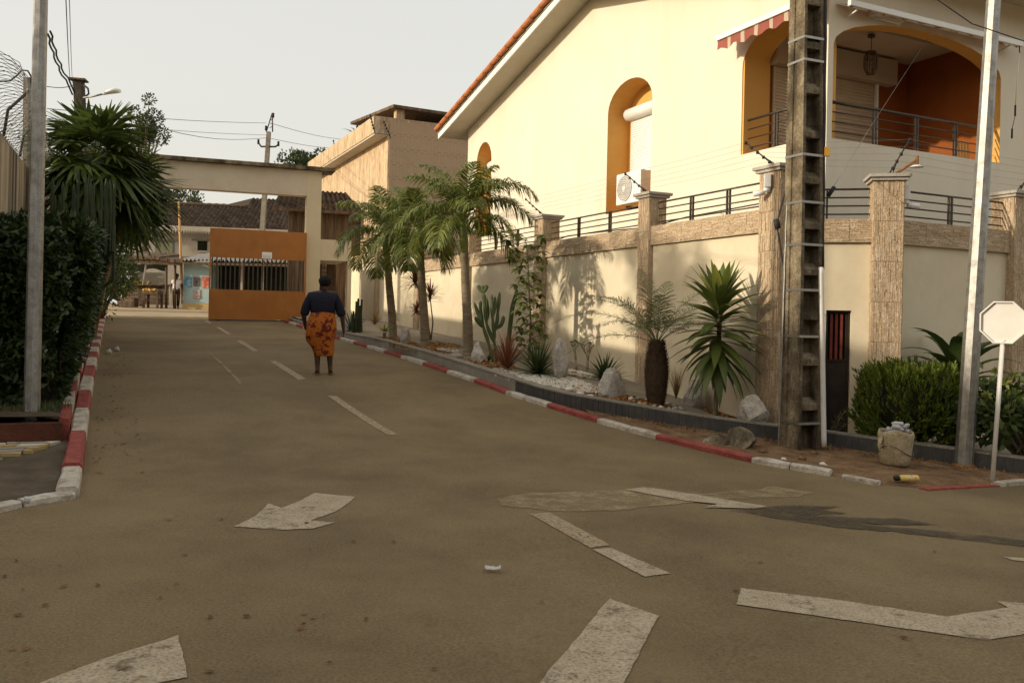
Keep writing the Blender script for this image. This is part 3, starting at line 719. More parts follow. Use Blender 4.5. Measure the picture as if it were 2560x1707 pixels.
for k in range(34):                      # verge tiles
    a = E0 + (E1 - E0) * k / 34; c = E0 + (E1 - E0) * (k + 1) / 34
    if (a - APT) * (c - APT) < 0: continue
    MB().tube([hp(a, -OV - .1, slope_z(a) + .24), hp(c + .03, -OV - .1, slope_z(c) + .255)], [.085, .075], 8).build('verge_tile', m_terra, soff)
for a, c in ((E0, APT), (APT, E1)):
    v_ = hp(c, 0, slope_z(c)) - hp(a, 0, slope_z(a))
    MB().obox(hp(a, -OV - .03, slope_z(a) - .06), v_, FD * .03, (0, 0, .2)).build('verge_board', m_wpaint, soff)
    MB().obox(hp(a, -OV - .05, slope_z(a) + .12), v_, FD * .05, (0, 0, .075)).build('verge_flashing', m_greyc, soff)
MB().obox(hp(E0 - .03, -OV, slope_z(E0) - .08), FD * (B1 + OV), WD * .03, (0, 0, .22)).build('eave_board', m_wpaint, soff)
MB().obox(hp(E0 - .06, -OV, slope_z(E0) + .14), FD * (B1 + OV), WD * .06, (0, 0, .1)).build('eave_tile', m_roof, soff)
# balcony railings
railing(hp(2.05, .1, 0), hp(.55, .1, 0), ZS + .02, 5.42, 'balcony_railing', 'dark metal balcony railing beneath the striped awning facing the street', 'balcony railings', nposts=1, top=.024)
railing(hp(.1, .2, 0), hp(.1, 4.3, 0), ZS + .0, 5.36, 'balcony_railing', 'long dark metal balcony railing in the wide arch of the shaded front', 'balcony railings', nposts=3, top=.03)
# ------------------------------------------------------------------ things on the house
def at_t(u, v, b=0.0): return W(u, v, HOUSE0 + FD * b, WD)
acn = thing('air_conditioner', 'white air conditioner outdoor unit in the tall arched niche', 'air conditioner', hp(5.9, .2, 4.27))
a0, a1 = 5.42, 6.42; zc, hz = 4.27, .72
MB().obox(hp(a0, -.04, zc), WD * (a1 - a0), FD * .4, (0, 0, hz)).build('casing', m_wpaint, acn, bevel=.02)
cc = hp(a1 - .36, -.045, zc + hz / 2)
m_grey = mat('grey_grille', [(.28, .26, .22), (.36, .34, .3)], scale=6, rough=.6)
def disc(c, r, nrm, m, name, parent, r0=0.0, th=.01):
    nrm = Vector(nrm).normalized(); a = Vector((0, 0, 1)).cross(nrm).normalized(); u = nrm.cross(a); b = MB(); n = 28
    for k in range(n):
        t0, t1 = 2 * PI * k / n, 2 * PI * (k + 1) / n
        q0 = a * math.cos(t0) + u * math.sin(t0); q1 = a * math.cos(t1) + u * math.sin(t1)
        if r0: b.face([c + q0 * r0 + nrm * th, c + q0 * r + nrm * th, c + q1 * r + nrm * th, c + q1 * r0 + nrm * th])
        else: b.face([c + nrm * th, c + q0 * r + nrm * th, c + q1 * r + nrm * th])
        b.face([c + q0 * r, c + q1 * r, c + q1 * r + nrm * th, c + q0 * r + nrm * th])
    return b.build(name, m, parent)
disc(cc, .3, -FD, m_grey, 'fan_grille', acn, th=.008)
for k in range(5): disc(cc - FD * .008, .29 - k * .05, -FD, m_wpaint, 'grille_ring', acn, r0=.276 - k * .05, th=.008)
disc(cc - FD * .008, .055, -FD, m_wpaint, 'fan_hub', acn, th=.014)
MB().obox(hp(a0 + .05, .2, zc - .08), WD * .04, FD * .4, (0, 0, .08)).build('bracket', m_metal, acn); MB().obox(hp(a1 - .1, .2, zc - .08), WD * .04, FD * .4, (0, 0, .08)).build('bracket', m_metal, acn)
m_awn = mat('awning_cloth', [(.33, .1, .075), (.38, .13, .1)], scale=4, rough=.9, trans=.25); m_awnw = mat('awning_stripe', [(.55, .46, .34), (.62, .53, .4)], scale=4, rough=.9, trans=.25)
def awning(fn, x0, x1, zw, proj, zf, label, stripes=26, valance=.2):
    """fn(x, out, z): x along the wall; cloth from the wall at zw to the front bar at (proj, zf)"""
    t = thing('awning', label, 'awning', fn((x0 + x1) / 2, 0, zw))
    b = MB(); v = MB()
    for k in range(stripes * 2):
        a = x0 + (x1 - x0) * k / (stripes * 2); c = x0 + (x1 - x0) * (k + 1) / (stripes * 2)
        m = (0, 0, 1, 0)[k % 4] if True else 0
        b.face([fn(a, .02, zw), fn(c, .02, zw), fn(c, proj, zf), fn(a, proj, zf)], m)
        wv = lambda x: zf - valance - .035 * math.cos((x - x0) * 2 * PI / .42); ou = lambda x: proj + .015 * math.sin(x * 11)
        mm = 1 if k % 4 in (2,) else 0
        v.face([fn(a, proj, zf), fn(c, proj, zf), fn(c, ou(c), wv(c)), fn(a, ou(a), wv(a))], mm)
    cl = b.build('canopy', [m_awn, m_awnw], t); v.build('valance', [m_awn, m_awnw], t)
    MB().obox(fn(x0 - .02, proj - .03, zf - .02), fn(x1 + .02, proj, zf) - fn(x0 - .02, proj, zf), fn(0, .07, 0) - fn(0, 0, 0), (0, 0, .1)).build('front_bar', m_wpaint, t, bevel=.01)
    for x in (x0 + .25, x1 - .25): MB().tube([fn(x, .02, zw - .2), fn(x, proj - .02, zf)], .018, 6).build('arm', m_wpaint, t)
    return t
awning(lambda x, o, z: hp(x, -o, z), -.05, 2.35, 7.12, .42, 6.93, 'red and cream striped awning over the side arch beside the concrete pole', stripes=13)
aw2 = awning(lambda x, o, z: hp(-o, x, z), .15, 4.5, 6.98, .3, 6.86, 'long rolled awning with white bar over the wide front arch', stripes=16, valance=.02)
MB().tube([hp(-.32, 4.42, 6.84), hp(-.32, 4.43, 6.7)], .01, 6).build('crank_eye', m_metal, aw2)
MB().tube([hp(-.32, 4.42, 6.72), hp(-.28, 4.4, 5.75)], .009, 6).build('crank_rod', m_wpaint, aw2)
MB().tube([hp(-.28, 4.4, 5.75), hp(-.28, 4.4, 5.55)], .016, 6).build('crank_grip', m_black, aw2)
MB().tube([hp(-.28, 4.4, 5.55), hp(-.24, 4.38, 5.32)], .006, 6).build('crank_link', m_metal, aw2); MB().tube([hp(-.24, 4.38, 5.32), hp(-.24, 4.38, 5.14)], .016, 6).build('crank_grip', m_black, aw2)
t = thing('tube_lamp', 'white fluorescent tube lamp under the long front awning', 'lamp', hp(-.08, 1.3, 6.9))
MB().obox(hp(-.1, .9, 6.88), FD * .75, WD * .09, (0, 0, .07)).build('housing', m_wpaint, t); MB().tube([hp(-.06, .95, 6.86), hp(-.06, 1.6, 6.86)], .02, 8).build('tube', m_wpaint, t)
pc = hp(.9, 1.98, 0)
t = thing('pendant_lamp', 'dark woven pendant lamp hanging in the balcony', 'lamp', pc + Vector((0, 0, 7.0)))
MB().tube([pc + Vector((0, 0, 7.0)), pc + Vector((0, 0, 6.96))], .07, 12).build('ceiling_rose', m_metal, t)
MB().tube([pc + Vector((0, 0, 6.96)), pc + Vector((0, 0, 6.68))], .006, 6).build('cord', m_black, t)
b = MB(); n = 14
for k in range(n):
    th = 2 * PI * k / n; pr = [(.07, 6.69), (.115, 6.6), (.125, 6.5), (.115, 6.38), (.07, 6.28)]
    b.tube([pc + Vector((r * math.cos(th), r * math.sin(th), z)) for r, z in pr], .014, 4)
for r, z in ((.07, 6.69), (.115, 6.58), (.125, 6.48), (.07, 6.28)):
    b.tube([pc + Vector((r * math.cos(2 * PI * k / 16), r * math.sin(2 * PI * k / 16), z)) for k in range(17)], .01, 4)
b.build('shade', m_wood, t)
t = thing('chair', 'pale wooden chair on the balcony behind the front railing', 'chair', hp(.6, 3.9, ZS - .44))
m_cane = mat('pale_cane', [(.45, .25, .08), (.55, .33, .13)], scale=10, rough=.7)
s0 = hp(.6, 3.9, ZS - .44)
MB().cbox(s0 + Vector((0, 0, .4)), .42, .42, .04, FD).build('seat', m_cane, t)
for a, c in ((-.18, -.18), (.18, -.18), (.18, .18), (-.18, .18)): MB().cbox(s0 + FD * a + WD * c, .035, .035, .4, FD).build('leg', m_cane, t)
for k in range(5): MB().obox(s0 + FD * (-.19 + k * .085) - WD * .2 + Vector((0, 0, .44)), FD * .05, WD * .02, (-.03, .0, .36)).build('back_slat', m_cane, t)
# ------------------------------------------------------------------ gate portal across the street
G0 = Vector((-7.29, 29.92, 0)); GD = Vector((.943, .335, 0)).normalized(); GN = Vector((GD.y, -GD.x, 0))      # GN looks down the street
def gW(u, v, back=0.0): return W(u, v, G0 - GN * back, GD)
def gbox(u0, v0, u1, v1, th, name, m, parent, fwd=0.0, bevel=0.0, z0=None, z1=None):
    l, r = gW(u0, (v0 + v1) / 2), gW(u1, (v0 + v1) / 2); um = (u0 + u1) / 2
    zt = gW(um, v0).z if z1 is None else z1; zb = gW(um, v1).z if z0 is None else z0
    l.z = zb; r.z = zb
    return MB().obox(l + GN * fwd, r - l, -GN * th, (0, 0, zt - zb)).build(name, m, parent, bevel=bevel)
gz = zg(-7.3, 29.9)
portal = thing('gate_portal', 'cream concrete portal with a wide beam spanning the street', 'portal', (-8.5, 29.5, gz))
gbox(236, 410, 769, 484, .45, 'beam', m_beam, portal, fwd=.0, z1=gW(600, 414).z, z0=gW(600, 479).z)
gbox(222, 400, 836, 414, .95, 'beam_slab', m_conc, portal, fwd=.25, z1=gW(600, 405).z, z0=gW(600, 414).z + .003)
gbox(764, 432, 801, 800, .45, 'column', m_portal, portal, fwd=.012, z1=gW(600, 414).z, z0=gz - .3)
gbox(230, 432, 262, 800, .45, 'column', m_portal, portal, fwd=.012, z1=gW(600, 414).z, z0=gz - .3)
gbox(801, 600, 878, 652, .4, 'lintel_wall', m_portal, portal, fwd=-.02)
gbox(868, 650, 878, 800, .4, 'jamb', m_portal, portal, fwd=-.02, z0=gz - .2)
# passage behind the lower opening
pl, pr = gW(801, 720), gW(868, 720); pl.z = pr.z = gz - .1; ph_ = gW(835, 650).z - gz + .1
MB().obox(pl - GN * .45, -GN * 2.4, -GD * .1, (0, 0, ph_)).build('passage_wall', m_portal, portal)
MB().obox(pl - GN * .42, pr - pl, -GN * 2.5, (0, 0, .02)).build('passage_floor', m_greyc, portal)
MB().obox(pl - GN * .42 + Vector((0, 0, ph_)), pr - pl, -GN * 2.5, (0, 0, .1)).build('passage_ceiling', m_beam, portal)
bw_ = pr - pl
MB().obox(pl - GN * 2.9, bw_ * .42, -GN * .1, (0, 0, ph_)).build('passage_back_wall', m_wood, portal)
MB().obox(pl - GN * 2.9 + bw_ * .62, bw_ * .38, -GN * .1, (0, 0, ph_)).build('passage_back_wall', m_wood, portal)
for k in range(9): MB().obox(pl - GN * 2.95 + bw_ * .42 + Vector((0, 0, .8 + k * .17)), bw_ * .2, -GN * .03, (0, 0, .03)).build('grille_bar', m_metal, portal)
gate = thing('sliding_gate', 'tall orange metal gate with dark bars between two sheet panels', 'gate', (-8.7, 29.4, gz + .1))
GF = .16
gbox(527, 575, 763, 641, .05, 'upper_panel', m_gate, gate, fwd=GF, z1=gW(645, 577).z, z0=gW(645, 648).z)
gbox(523, 722, 759, 798, .05, 'lower_panel', m_gate, gate, fwd=GF, z1=gW(640, 726).z, z0=gW(640, 799).z)
zb, zt = gW(640, 726).z, gW(645, 648).z
for k in range(21):
    u = 528 + k * 11.4; p = gW(u, 690); p.z = zb
    MB().obox(p + GN * (GF - .01), GD * .045, -GN * .03, (0, 0, zt - zb)).build('bar', m_metal, gate)
for u in (523, 760):
    p = gW(u, 690); p.z = gW(640, 799).z
    MB().obox(p + GN * (GF + .01), GD * .05, -GN * .07, (0, 0, gW(645, 577).z - p.z)).build('frame_post', m_gate, gate)
p = gW(524, 690); MB().obox(Vector((p.x, p.y, gW(640, 799).z - .05)) + GN * GF, GD * 3.25, -GN * .05, (0, 0, .045)).build('bottom_rail', m_metal, gate)
p = gW(654, 641); MB().obox(p + GN * (GF + .012) - Vector((0, 0, .08)), GD * .33, -GN * .01, (0, 0, .22)).build('notice_plate', m_wpaint, gate)
m_print = mat('grey_print', [(.3, .29, .27), (.4, .39, .36)], scale=9)
for k in range(2): MB().obox(p + GN * (GF + .016) + Vector((0, 0, -.04 + k * .04)) + GD * .03, GD * .26, -GN * .002, (0, 0, .012)).build('print_line', m_print, gate)
for k, u in enumerate((545, 735)):
    p = gW(u, 804); MB().tube([p + GN * (GF - .04) + Vector((0, 0, .02)), p + GN * (GF + .0) + Vector((0, 0, .02))], .06, 12).build('wheel', m_metal, gate)

# ------------------------------------------------------------------ stone faced neighbour house
N0 = P(969, 420, 35.5); N0.z = 0
def np_(t, b, z): return N0 + WD * t + FD * b + Vector((0, 0, z))
m_nstone = mat('tan_stone_facing', [(.36, .25, .15), (.5, .37, .235), (.6, .47, .315)], scale=3, rough=.9, bump=1.5, bs=12, stretch=(1, 1, .25), fine=.3, fs=14)
m_slip = mat('tan_stone_slip', [(.25, .16, .095), (.36, .25, .155), (.46, .34, .22), (.4, .27, .165)], scale=3, rough=.9, island=.8, bump=1, bs=20)
nb = thing('neighbour_house', 'two storey house faced in tan stone with dark canopy roof behind the palms', 'house', N0 + Vector((0, 0, 1.5)))
tl_ = 12.2
MB().obox(np_(0, 0, 1), WD * tl_, FD * 9, (0, 0, 8.05)).build('wall', m_nstone, nb)
MB().obox(np_(.0, -.62, 9.05), WD * (tl_ + .3), FD * .64, (0, 0, .7)).build('parapet', m_nstone, nb)
MB().obox(np_(-.004, .021, 9.051), WD * tl_, FD * 9, (0, 0, .7)).build('upper_wall', m_nstone, nb)
MB().obox(np_(.05, -.58, 8.98), WD * (tl_ + .2), FD * .6, (0, 0, .066)).build('parapet_soffit', m_soffit, nb)
# upright slips on the shaded front
slip = [MB().obox((0, 0, 0), (.148, 0, 0), (0, .02 + .01 * k, 0), (0, 0, .59)) for k in range(2)]
sm_ = []
for s_ in slip:
    me = bpy.data.meshes.new('stone_slip'); me.from_pydata(s_.v, [], s_.f); me.materials.append(m_slip); me.update(); sm_.append(me)
rz_ = math.atan2(FD.y, FD.x); cnt = 0
for j in range(5):
    for i in range(40):
        if cnt >= 200: break
        q = np_(-.035, .05 + i * .15, 9.12 - j * .6 - (i % 2) * .1)
        place(random.choice(sm_), 'stone_slip', q, (0, 0, rz_), (1, 1, 1), nb); cnt += 1
bb = MB()
for j in range(1, 4):
    bb.obox(np_(-.05, .0, 7.2 - j * .9), FD * 6, WD * .02, (0, 0, .02))
b = MB()
FZ = 10.12; f0, f1 = np_(-.3, .1, FZ), np_(-.3, 7, FZ - .1); b0, b1 = np_(4.6, -.4, 10.3), np_(4.6, 7, 10.2)
b.obox(f0, f1 - f0, b0 - f0, (0, 0, .12)); can = b.build('canopy_roof', m_wood, nb)
for k in (.5, 3.2, 6.2): MB().cbox(np_(.15, k, 9.7), .35, .35, .43, FD).build('canopy_post', m_nstone, nb)
wq = [np_(-.03, .9, 6.3), np_(-.03, 1.9, 6.3)]
w_ = MB().obox(np_(-.05, .1, 5.6), FD * .7, WD * .04, (0, 0, .8)).build('window', m_core, nb); MB().obox(np_(-.14, -.02, 6.4), FD * .9, WD * .14, (0, 0, .12)).build('window_hood', m_nstone, w_)
for k in range(2):
    q = W(1170, 300, N0, FD)
# electric rods on the neighbour
for (u0, v0, u1, v1) in ((925, 286, 936, 330), (958, 302, 977, 346), (833, 350, 841, 390)):
    Y = 35.2 if u0 > 900 else 44
    p0, p1 = P(u1, v1, Y), P(u0, v0, Y)
    r_ = MB().tube([p0, p1], .018, 5).build('fence_rod', m_metal, nb)
    for k in range(5): q = p0.lerp(p1, .2 + k * .18); MB().tube([q - Vector((0, 0, .04)), q + Vector((0, 0, .04))], .04, 6).build('insulator', m_black, r_)

# ------------------------------------------------------------------ tiled house behind the gate
def pan_roof(e0, e1, r0, r1, pitch=.24, rows=18):
    """wavy clay tiles between eave e0-e1 and ridge r0-r1: every course overlaps the one below"""
    b = MB(); L_ = (e1 - e0).length; n = int(L_ / pitch) * 4
    up = Vector((0, 0, 1)); nrm = (e1 - e0).cross(r0 - e0).normalized()
    if nrm.z < 0: nrm = -nrm
    for j in range(rows):
        for c in range(n // 4):
            base = len(b.v)
            for jj, lift in ((j / rows, -.03), (j / rows, .05), ((j + 1) / rows, .0)):
                for i in range(c * 4, c * 4 + 5):
                    p = e0.lerp(e1, i / n).lerp(r0.lerp(r1, i / n), jj); b.v.append(tuple(p + nrm * (lift + .045 * math.sin(i * PI / 2))))
            for i in range(4):
                for q in (0, 5): b.f.append((base + q + i, base + q + i + 1, base + q + 6 + i, base + q + 5 + i)); b.m.append(0); b.sm.append(q == 5)
    k0 = len(b.v); b.v += [tuple(q - nrm * .08) for q in (e0, e1, r1, r0)]; b.f.append((k0, k0 + 1, k0 + 2, k0 + 3)); b.m.append(0); b.sm.append(False)
    return b
th_ = thing('tiled_house', 'old pale house with brown tiled roof behind the market stall', 'house', (-17, 50, 1.8))
HDn = Vector((.985, .17, 0)).normalized(); HN = Vector((HDn.y, -HDn.x, 0)); T0 = Vector((-21.8, 49.5, 0))
def tW(u, v, f=0.0): return W(u, v, T0 + HN * f, HDn)
def tbox(u0, v0, u1, v1, th, name, m, parent, fwd=0.0, z0=None):
    l, r = tW(u0, (v0 + v1) / 2), tW(u1, (v0 + v1) / 2); um = (u0 + u1) / 2; zt = tW(um, v0).z; zb = tW(um, v1).z if z0 is None else z0
    l.z = r.z = zb
    return MB().obox(l + HN * fwd, r - l, -HN * th, (0, 0, zt - zb)).build(name, m, parent)
EZ = 6.5; wl0 = tW(322, 600); wl1 = tW(905, 600)
MB().obox(Vector((wl0.x, wl0.y, 1.2)), wl1 - wl0 - Vector((0, 0, wl1.z - wl0.z)), -HN * .3, (0, 0, EZ - 1.2)).build('wall', m_farwall, th_)
MB().obox(Vector((wl0.x, wl0.y, 1.2)) - HN * .3, HDn * .3, -HN * 7, (0, 0, EZ - 1.2)).build('side_wall', m_farwall, th_)
e0 = Vector((wl0.x, wl0.y, EZ)) + HN * .6 - HDn * .4; e1 = Vector((wl1.x, wl1.y, EZ)) + HN * .6
r0 = e0 - HN * 5 + Vector((0, 0, 1.75)); r1 = e1 - HN * 5 + Vector((0, 0, 1.75))
mid = .47
rfm = pan_roof(e0, e0.lerp(e1, mid), r0, r0.lerp(r1, mid)).build('roof', m_roof, th_)
rr = pan_roof(e0.lerp(e1, mid), e1, r0.lerp(r1, mid) + Vector((0, 0, .9)) - HN * 2.2, r1 + Vector((0, 0, .9)) - HN * 2.2, rows=24).build('roof', m_roof, th_)
hipm = MB(); q0, q1 = r0.lerp(r1, mid), r0.lerp(r1, mid) + Vector((0, 0, .9)) - HN * 2.2
hipm.face([e0.lerp(e1, mid), q1, q0 - HN * .1]); hipm.face([r0.lerp(r1, mid * .72), q0, q1]); hipm.build('roof_hip', m_roof, th_)
MB().tube([r0.lerp(r1, k / 30 * mid) + Vector((0, 0, .06 + .03 * (k % 2))) for k in range(31)], .11, 6).build('ridge_tile', m_roof, th_)
MB().obox(e0 - Vector((0, 0, .3)) + HN * .02, e1 - e0, -HN * .03, (0, 0, .26)).build('fascia', m_farwall, th_)
sb = MB(); nfr = 90
for k in range(nfr):
    a = (e0 - Vector((0, 0, .3))).lerp(e1 - Vector((0, 0, .3)), k / nfr); c = (e0 - Vector((0, 0, .3))).lerp(e1 - Vector((0, 0, .3)), (k + .7) / nfr)
    sb.face([a + HN * .02, a + HN * .02 - Vector((0, 0, .22)) + (c - a) * .5, c + HN * .02])
so = sb.build('fringe', m_farwall, th_); so['kind'] = 'stuff'
m_pane = mat('dusty_curtain', [(.2, .2, .12), (.28, .28, .17)], scale=3, rough=.8); m_frame = mat('blue_grey_frame', [(.14, .18, .18), (.2, .24, .24)], scale=5, rough=.7)
w_ = tbox(388, 601, 436, 641, .2, 'window', m_frame, th_, .03); tbox(392, 605, 432, 637, .2, 'pane', m_pane, w_, .05)
tbox(382, 597, 443, 602, .3, 'lintel', m_greyc, w_, .12); tbox(386, 641, 438, 645, .3, 'sill', m_farwall, w_, .1)
w_ = tbox(494, 603, 518, 627, .2, 'window', m_core, th_, .03); tbox(480, 597, 528, 602, .3, 'lintel', m_greyc, w_, .12); tbox(493, 627, 519, 630, .3, 'sill', m_farwall, w_, .1)
# ------------------------------------------------------------------ board shed beside the portal
ws = thing('board_shed', 'dark shed of upright boards with overhanging roof behind the portal column', 'shed', P(790, 760, 38.5))
S0 = P(722, 640, 38.0); S0.z = 0
def sW(u, v): return W(u, v, S0, GD)
sl, sr = sW(721, 560), sW(905, 560); sl.z = sr.z = 1.3; zt0 = sW(760, 520).z; nbd = 34
for k in range(nbd):
    a = sl.lerp(sr, k / nbd)
    MB().obox(a + GN * rnd(0, .03), (sr - sl) / nbd * .9, -GN * .03, (0, 0, zt0 - 1.3 + .25 * math.sin(PI * k / nbd))).build('board', m_wood, ws)
MB().obox(sl - GN * .1, sr - sl, -GN * .05, (0, 0, zt0 - 1.35)).build('backing', m_core, ws)
ez = zt0 + .05
sroof = MB(); a, c = sl - GD * .7 + GN * .5, sr + GN * .5; a.z = c.z = ez - .15
mm_ = a.lerp(c, .3)
a2 = a - GN * 3.4 + GD * .6; c2 = c - GN * 3.4; a2.z = c2.z = ez + 1.15
pan_roof(a, c, a2, c2, rows=14).build('roof', m_roof, ws)
MB().obox(a - Vector((0, 0, .12)), c - a, -GN * .03, (0, 0, .12)).build('eave_board', m_wood, ws); MB().obox(a - Vector((0, 0, .1)), a2 - a, GD * .03, (0, 0, .14)).build('verge_board', m_wood, ws)
# cloths hung out behind the gate
# ------------------------------------------------------------------ market stall, kiosk and their goods
SY = 42.0
def sp(u, v, Y=SY): return P(u, v, Y)
fz = sp(380, 770).z
stall = thing('market_stall', 'rickety market stall with sagging dark plank roof and low board front', 'stall', (sp(370, 770).x, SY, fz))
def pxbox(u0, v0, u1, v1, Y, th, name, m, parent, bevel=0):
    a = P(u0, v1, Y); c = P(u1, v0, Y)
    return MB().obox(a, (c.x - a.x, 0, 0), (0, th, 0), (0, 0, c.z - a.z)).build(name, m, parent, bevel=bevel)
for k in range(8):
    u0 = 303 + k * 19; dv = 5 * math.sin(k * 1.3)
    a = P(u0, 643 + dv * .5 + k * 1.6, SY - 1.2); c = P(u0 + 21, 645 + dv * .3 + k * 1.8, SY - 1.2)
    MB().obox(a, c - a, Vector((0, 2.6, .35 + rnd(-.1, .1))), (0, 0, .1 + rnd(0, .08))).build('roof_plank', m_wood, stall)
for k in range(5): MB().cbox(P(312 + k * 13, 640, SY - .2 + rnd(-.4, .4)) - Vector((0, 0, .06)), rnd(.25, .5), .3, rnd(.08, .16), (1, rnd(-.4, .4), 0)).build('roof_weight', m_greyc, stall)
MB().obox(P(305, 657, SY - 1.1), P(452, 664, SY - 1.1) - P(305, 657, SY - 1.1), (0, .08, 0), (0, 0, .28)).build('roof_beam', m_wood, stall)
for u, m in ((418, m_wood), (440, m_wood), (312, m_wood)): a = P(u, 660, SY - .9); MB().tube([Vector((a.x, a.y, fz)), a + Vector((rnd(-.05, .05), 0, .2))], .06, 7).build('post', m, stall)
MB().tube([P(358, 712, SY - 1.0), P(365, 662, SY - 1.0)], .045, 7).build('leaning_pole', m_farwall, stall)
for k in range(5): MB().obox(P(308, 760 - k * 9.6, SY - .1), (2.2, 0, 0), (0, .05, 0), (0, 0, .175)).build('board', m_wood, stall)
MB().obox(P(306, 712, SY - .3), (2.25, 0, 0), (0, .8, 0), (0, 0, .06)).build('counter', m_wood, stall)
pxbox(330, 682, 415, 712, SY + 2.5, .2, 'low_wall', m_greyc, stall)
cl_ = MB(); a = P(320, 662, SY + .6)
for k in range(9):
    cl_.face([P(318 + k * 11, 661, SY + .6), P(329 + k * 11, 661, SY + .6), P(329 + k * 11, 675 + 4 * math.sin(k), SY + .5), P(318 + k * 11, 675 + 4 * math.sin(k - 1), SY + .5)])
cl_.build('shade_cloth', m_core, stall)
t = MB().tube([P(296, 752, SY - 1.4), P(299, 700, SY - 1.4), P(303, 645, SY - 1.4)], .05, 8).build('blue_pole', mat('blue_paint', [(.05, .16, .4), (.08, .22, .5)], rough=.6), loc=P(296, 752, SY - 1.4)); tag(t, 'slender blue painted pole propping the stall roof beside the palm', 'pole')
t = MB().tube([P(457, 761, SY - .5), P(452, 640, SY - .5), P(447, 504, SY - .5)], [.07, .06, .045], 8).build('bamboo_pole', m_cane, loc=P(457, 761, SY - .5)); tag(t, 'tall bamboo pole standing between market stall and blue kiosk', 'pole')
def heap(name, label, c, n, r, cols, cat, group=None):
    t = thing(name, label, cat, c, group); m = mat('goods_' + name + str(int(c.x * 10)), cols, rough=.6)
    for k in range(n):
        a = rnd(0, 2 * PI); d = rnd(0, r); p = c + Vector((d * math.cos(a), d * .6 * math.sin(a), rnd(.05, .14)))
        bm = bmesh.new(); bmesh.ops.create_icosphere(bm, subdivisions=1, radius=rnd(.06, .1)); me = bpy.data.meshes.new('fruit'); bm.to_mesh(me); bm.free(); me.materials.append(m); me.polygons.foreach_set('use_smooth', [True] * len(me.polygons))
        place(me, 'fruit', p, (rnd(0, 3), 0, 0), (1, 1, rnd(.7, 1.3)), t)
    return t
heap('fruit_pile', 'small pile of yellow fruit on the stall counter', P(342, 712, SY + .0), 12, .22, [(.5, .36, .05), (.6, .45, .1)], 'fruit')
heap('fruit_pile', 'low pile of brownish fruit at the middle of the stall counter', P(371, 713, SY + .0), 10, .22, [(.3, .2, .06), (.4, .28, .08)], 'fruit')
tb = thing('table', 'small dark green wooden table in front of the stall', 'table', P(373, 771, SY - 1.6))
TY = SY - 1.6
MB().obox(P(352, 735, TY), (P(394, 735, TY) - P(352, 735, TY)) * 1.0 - Vector((0, 0, .0)), (0, .6, 0), (0, 0, .1)).build('table_top', m_wood, tb)
for u in (355, 389):
    for o in (0, .5): a = P(u, 770, TY); MB().obox(Vector((a.x, a.y + o + .03, a.z)), (.1, 0, 0), (0, .07, 0), (0, 0, P(u, 734, TY).z - a.z)).build('leg', m_wood, tb)
MB().obox(P(354, 752, TY) + Vector((0, .1, 0)), (.72, 0, 0), (0, .4, 0), (0, 0, .07)).build('shelf', m_wood, tb)
heap('fruit_pile', 'row of orange fruit laid out on the green table', P(373, 731, TY + .3), 14, .34, [(.5, .25, .04), (.6, .36, .08)], 'fruit')
cr = thing('wooden_crate', 'long slatted wooden crate on the ground beside the blue pole', 'crate', P(314, 768, SY - 1.8))
CY = SY - 1.8; a = P(293, 767, CY); c = P(335, 745, CY)
for k in range(3): MB().obox(a + Vector((0, 0, .02 + k * .15)), (c.x - a.x, 0, 0), (0, .03, 0), (0, 0, .13)).build('slat', m_wood, cr)
for x in (a.x, c.x - .04): MB().obox(Vector((x, a.y + .03, a.z)), (.04, 0, 0), (0, .45, 0), (0, 0, c.z - a.z)).build('end_board', m_wood, cr)
MB().obox(Vector((a.x + .04, a.y + .03, a.z)), (c.x - a.x - .08, 0, 0), (0, .45, 0), (0, 0, .05)).build('bottom', m_wood, cr)
def blob(name, c, r, m, sq=(1, 1, 1), seed=0, amp=.25, sub=3, parent=None, f=3.0):
    bm = bmesh.new(); bmesh.ops.create_icosphere(bm, subdivisions=sub, radius=1)
    for v in bm.verts:
        k = 1 + amp * noise.noise(v.co * f / 2 + Vector((seed * 7.1, seed, 0))) + amp * .4 * noise.noise(v.co * f * 2 + Vector((seed, 0, 3)))
        v.co = Vector((v.co.x * sq[0], v.co.y * sq[1], v.co.z * sq[2])) * r * k
    me = bpy.data.meshes.new(name); bm.to_mesh(me); bm.free(); me.materials.append(m); me.polygons.foreach_set('use_smooth', [True] * len(me.polygons))
    return place(me, name, c, parent=parent)
m_bag = mat('yellow_plastic', [(.55, .47, .08), (.65, .6, .25)], rough=.35, trans=.3); m_bagw = mat('white_plastic', [(.6, .58, .55), (.72, .7, .68)], rough=.35, trans=.3)
tag(blob('plastic_bag', P(306, 724, SY - 1.5), .24, m_bag, (1.1, .8, 1), 3), 'yellow plastic bag hanging on the blue pole of the stall', 'bag')
tag(blob('plastic_bag', P(322, 701, SY - .2), .2, m_bagw, (1.2, .8, .8), 5), 'white plastic bag on the end of the stall counter', 'bag')
tag(blob('plastic_bag', P(288, 738, SY - 1.5), .2, m_bagw, (.8, .7, 1), 8), 'white plastic bag low on the blue pole', 'bag')
kio = thing('kiosk', 'pale blue kiosk with posters and corrugated roof behind the orange gate', 'kiosk', P(495, 768, SY))
ka, kb = P(457, 763, SY - .6), P(640, 763, SY - .6)
MB().obox(ka, (P(528, 763, SY - .6) - ka).x * Vector((1, 0, 0)), (0, 2.2, 0), (0, 0, P(490, 656, SY - .6).z - ka.z)).build('wall', m_kiosk, kio)
MB().obox(ka + Vector((.1, -.35, -.2)), ((kb - ka).x * .45, 0, 0), (0, .34, 0), (0, 0, .32)).build('step', mat('tan_step', [(.4, .28, .12), (.48, .35, .17)]), kio)
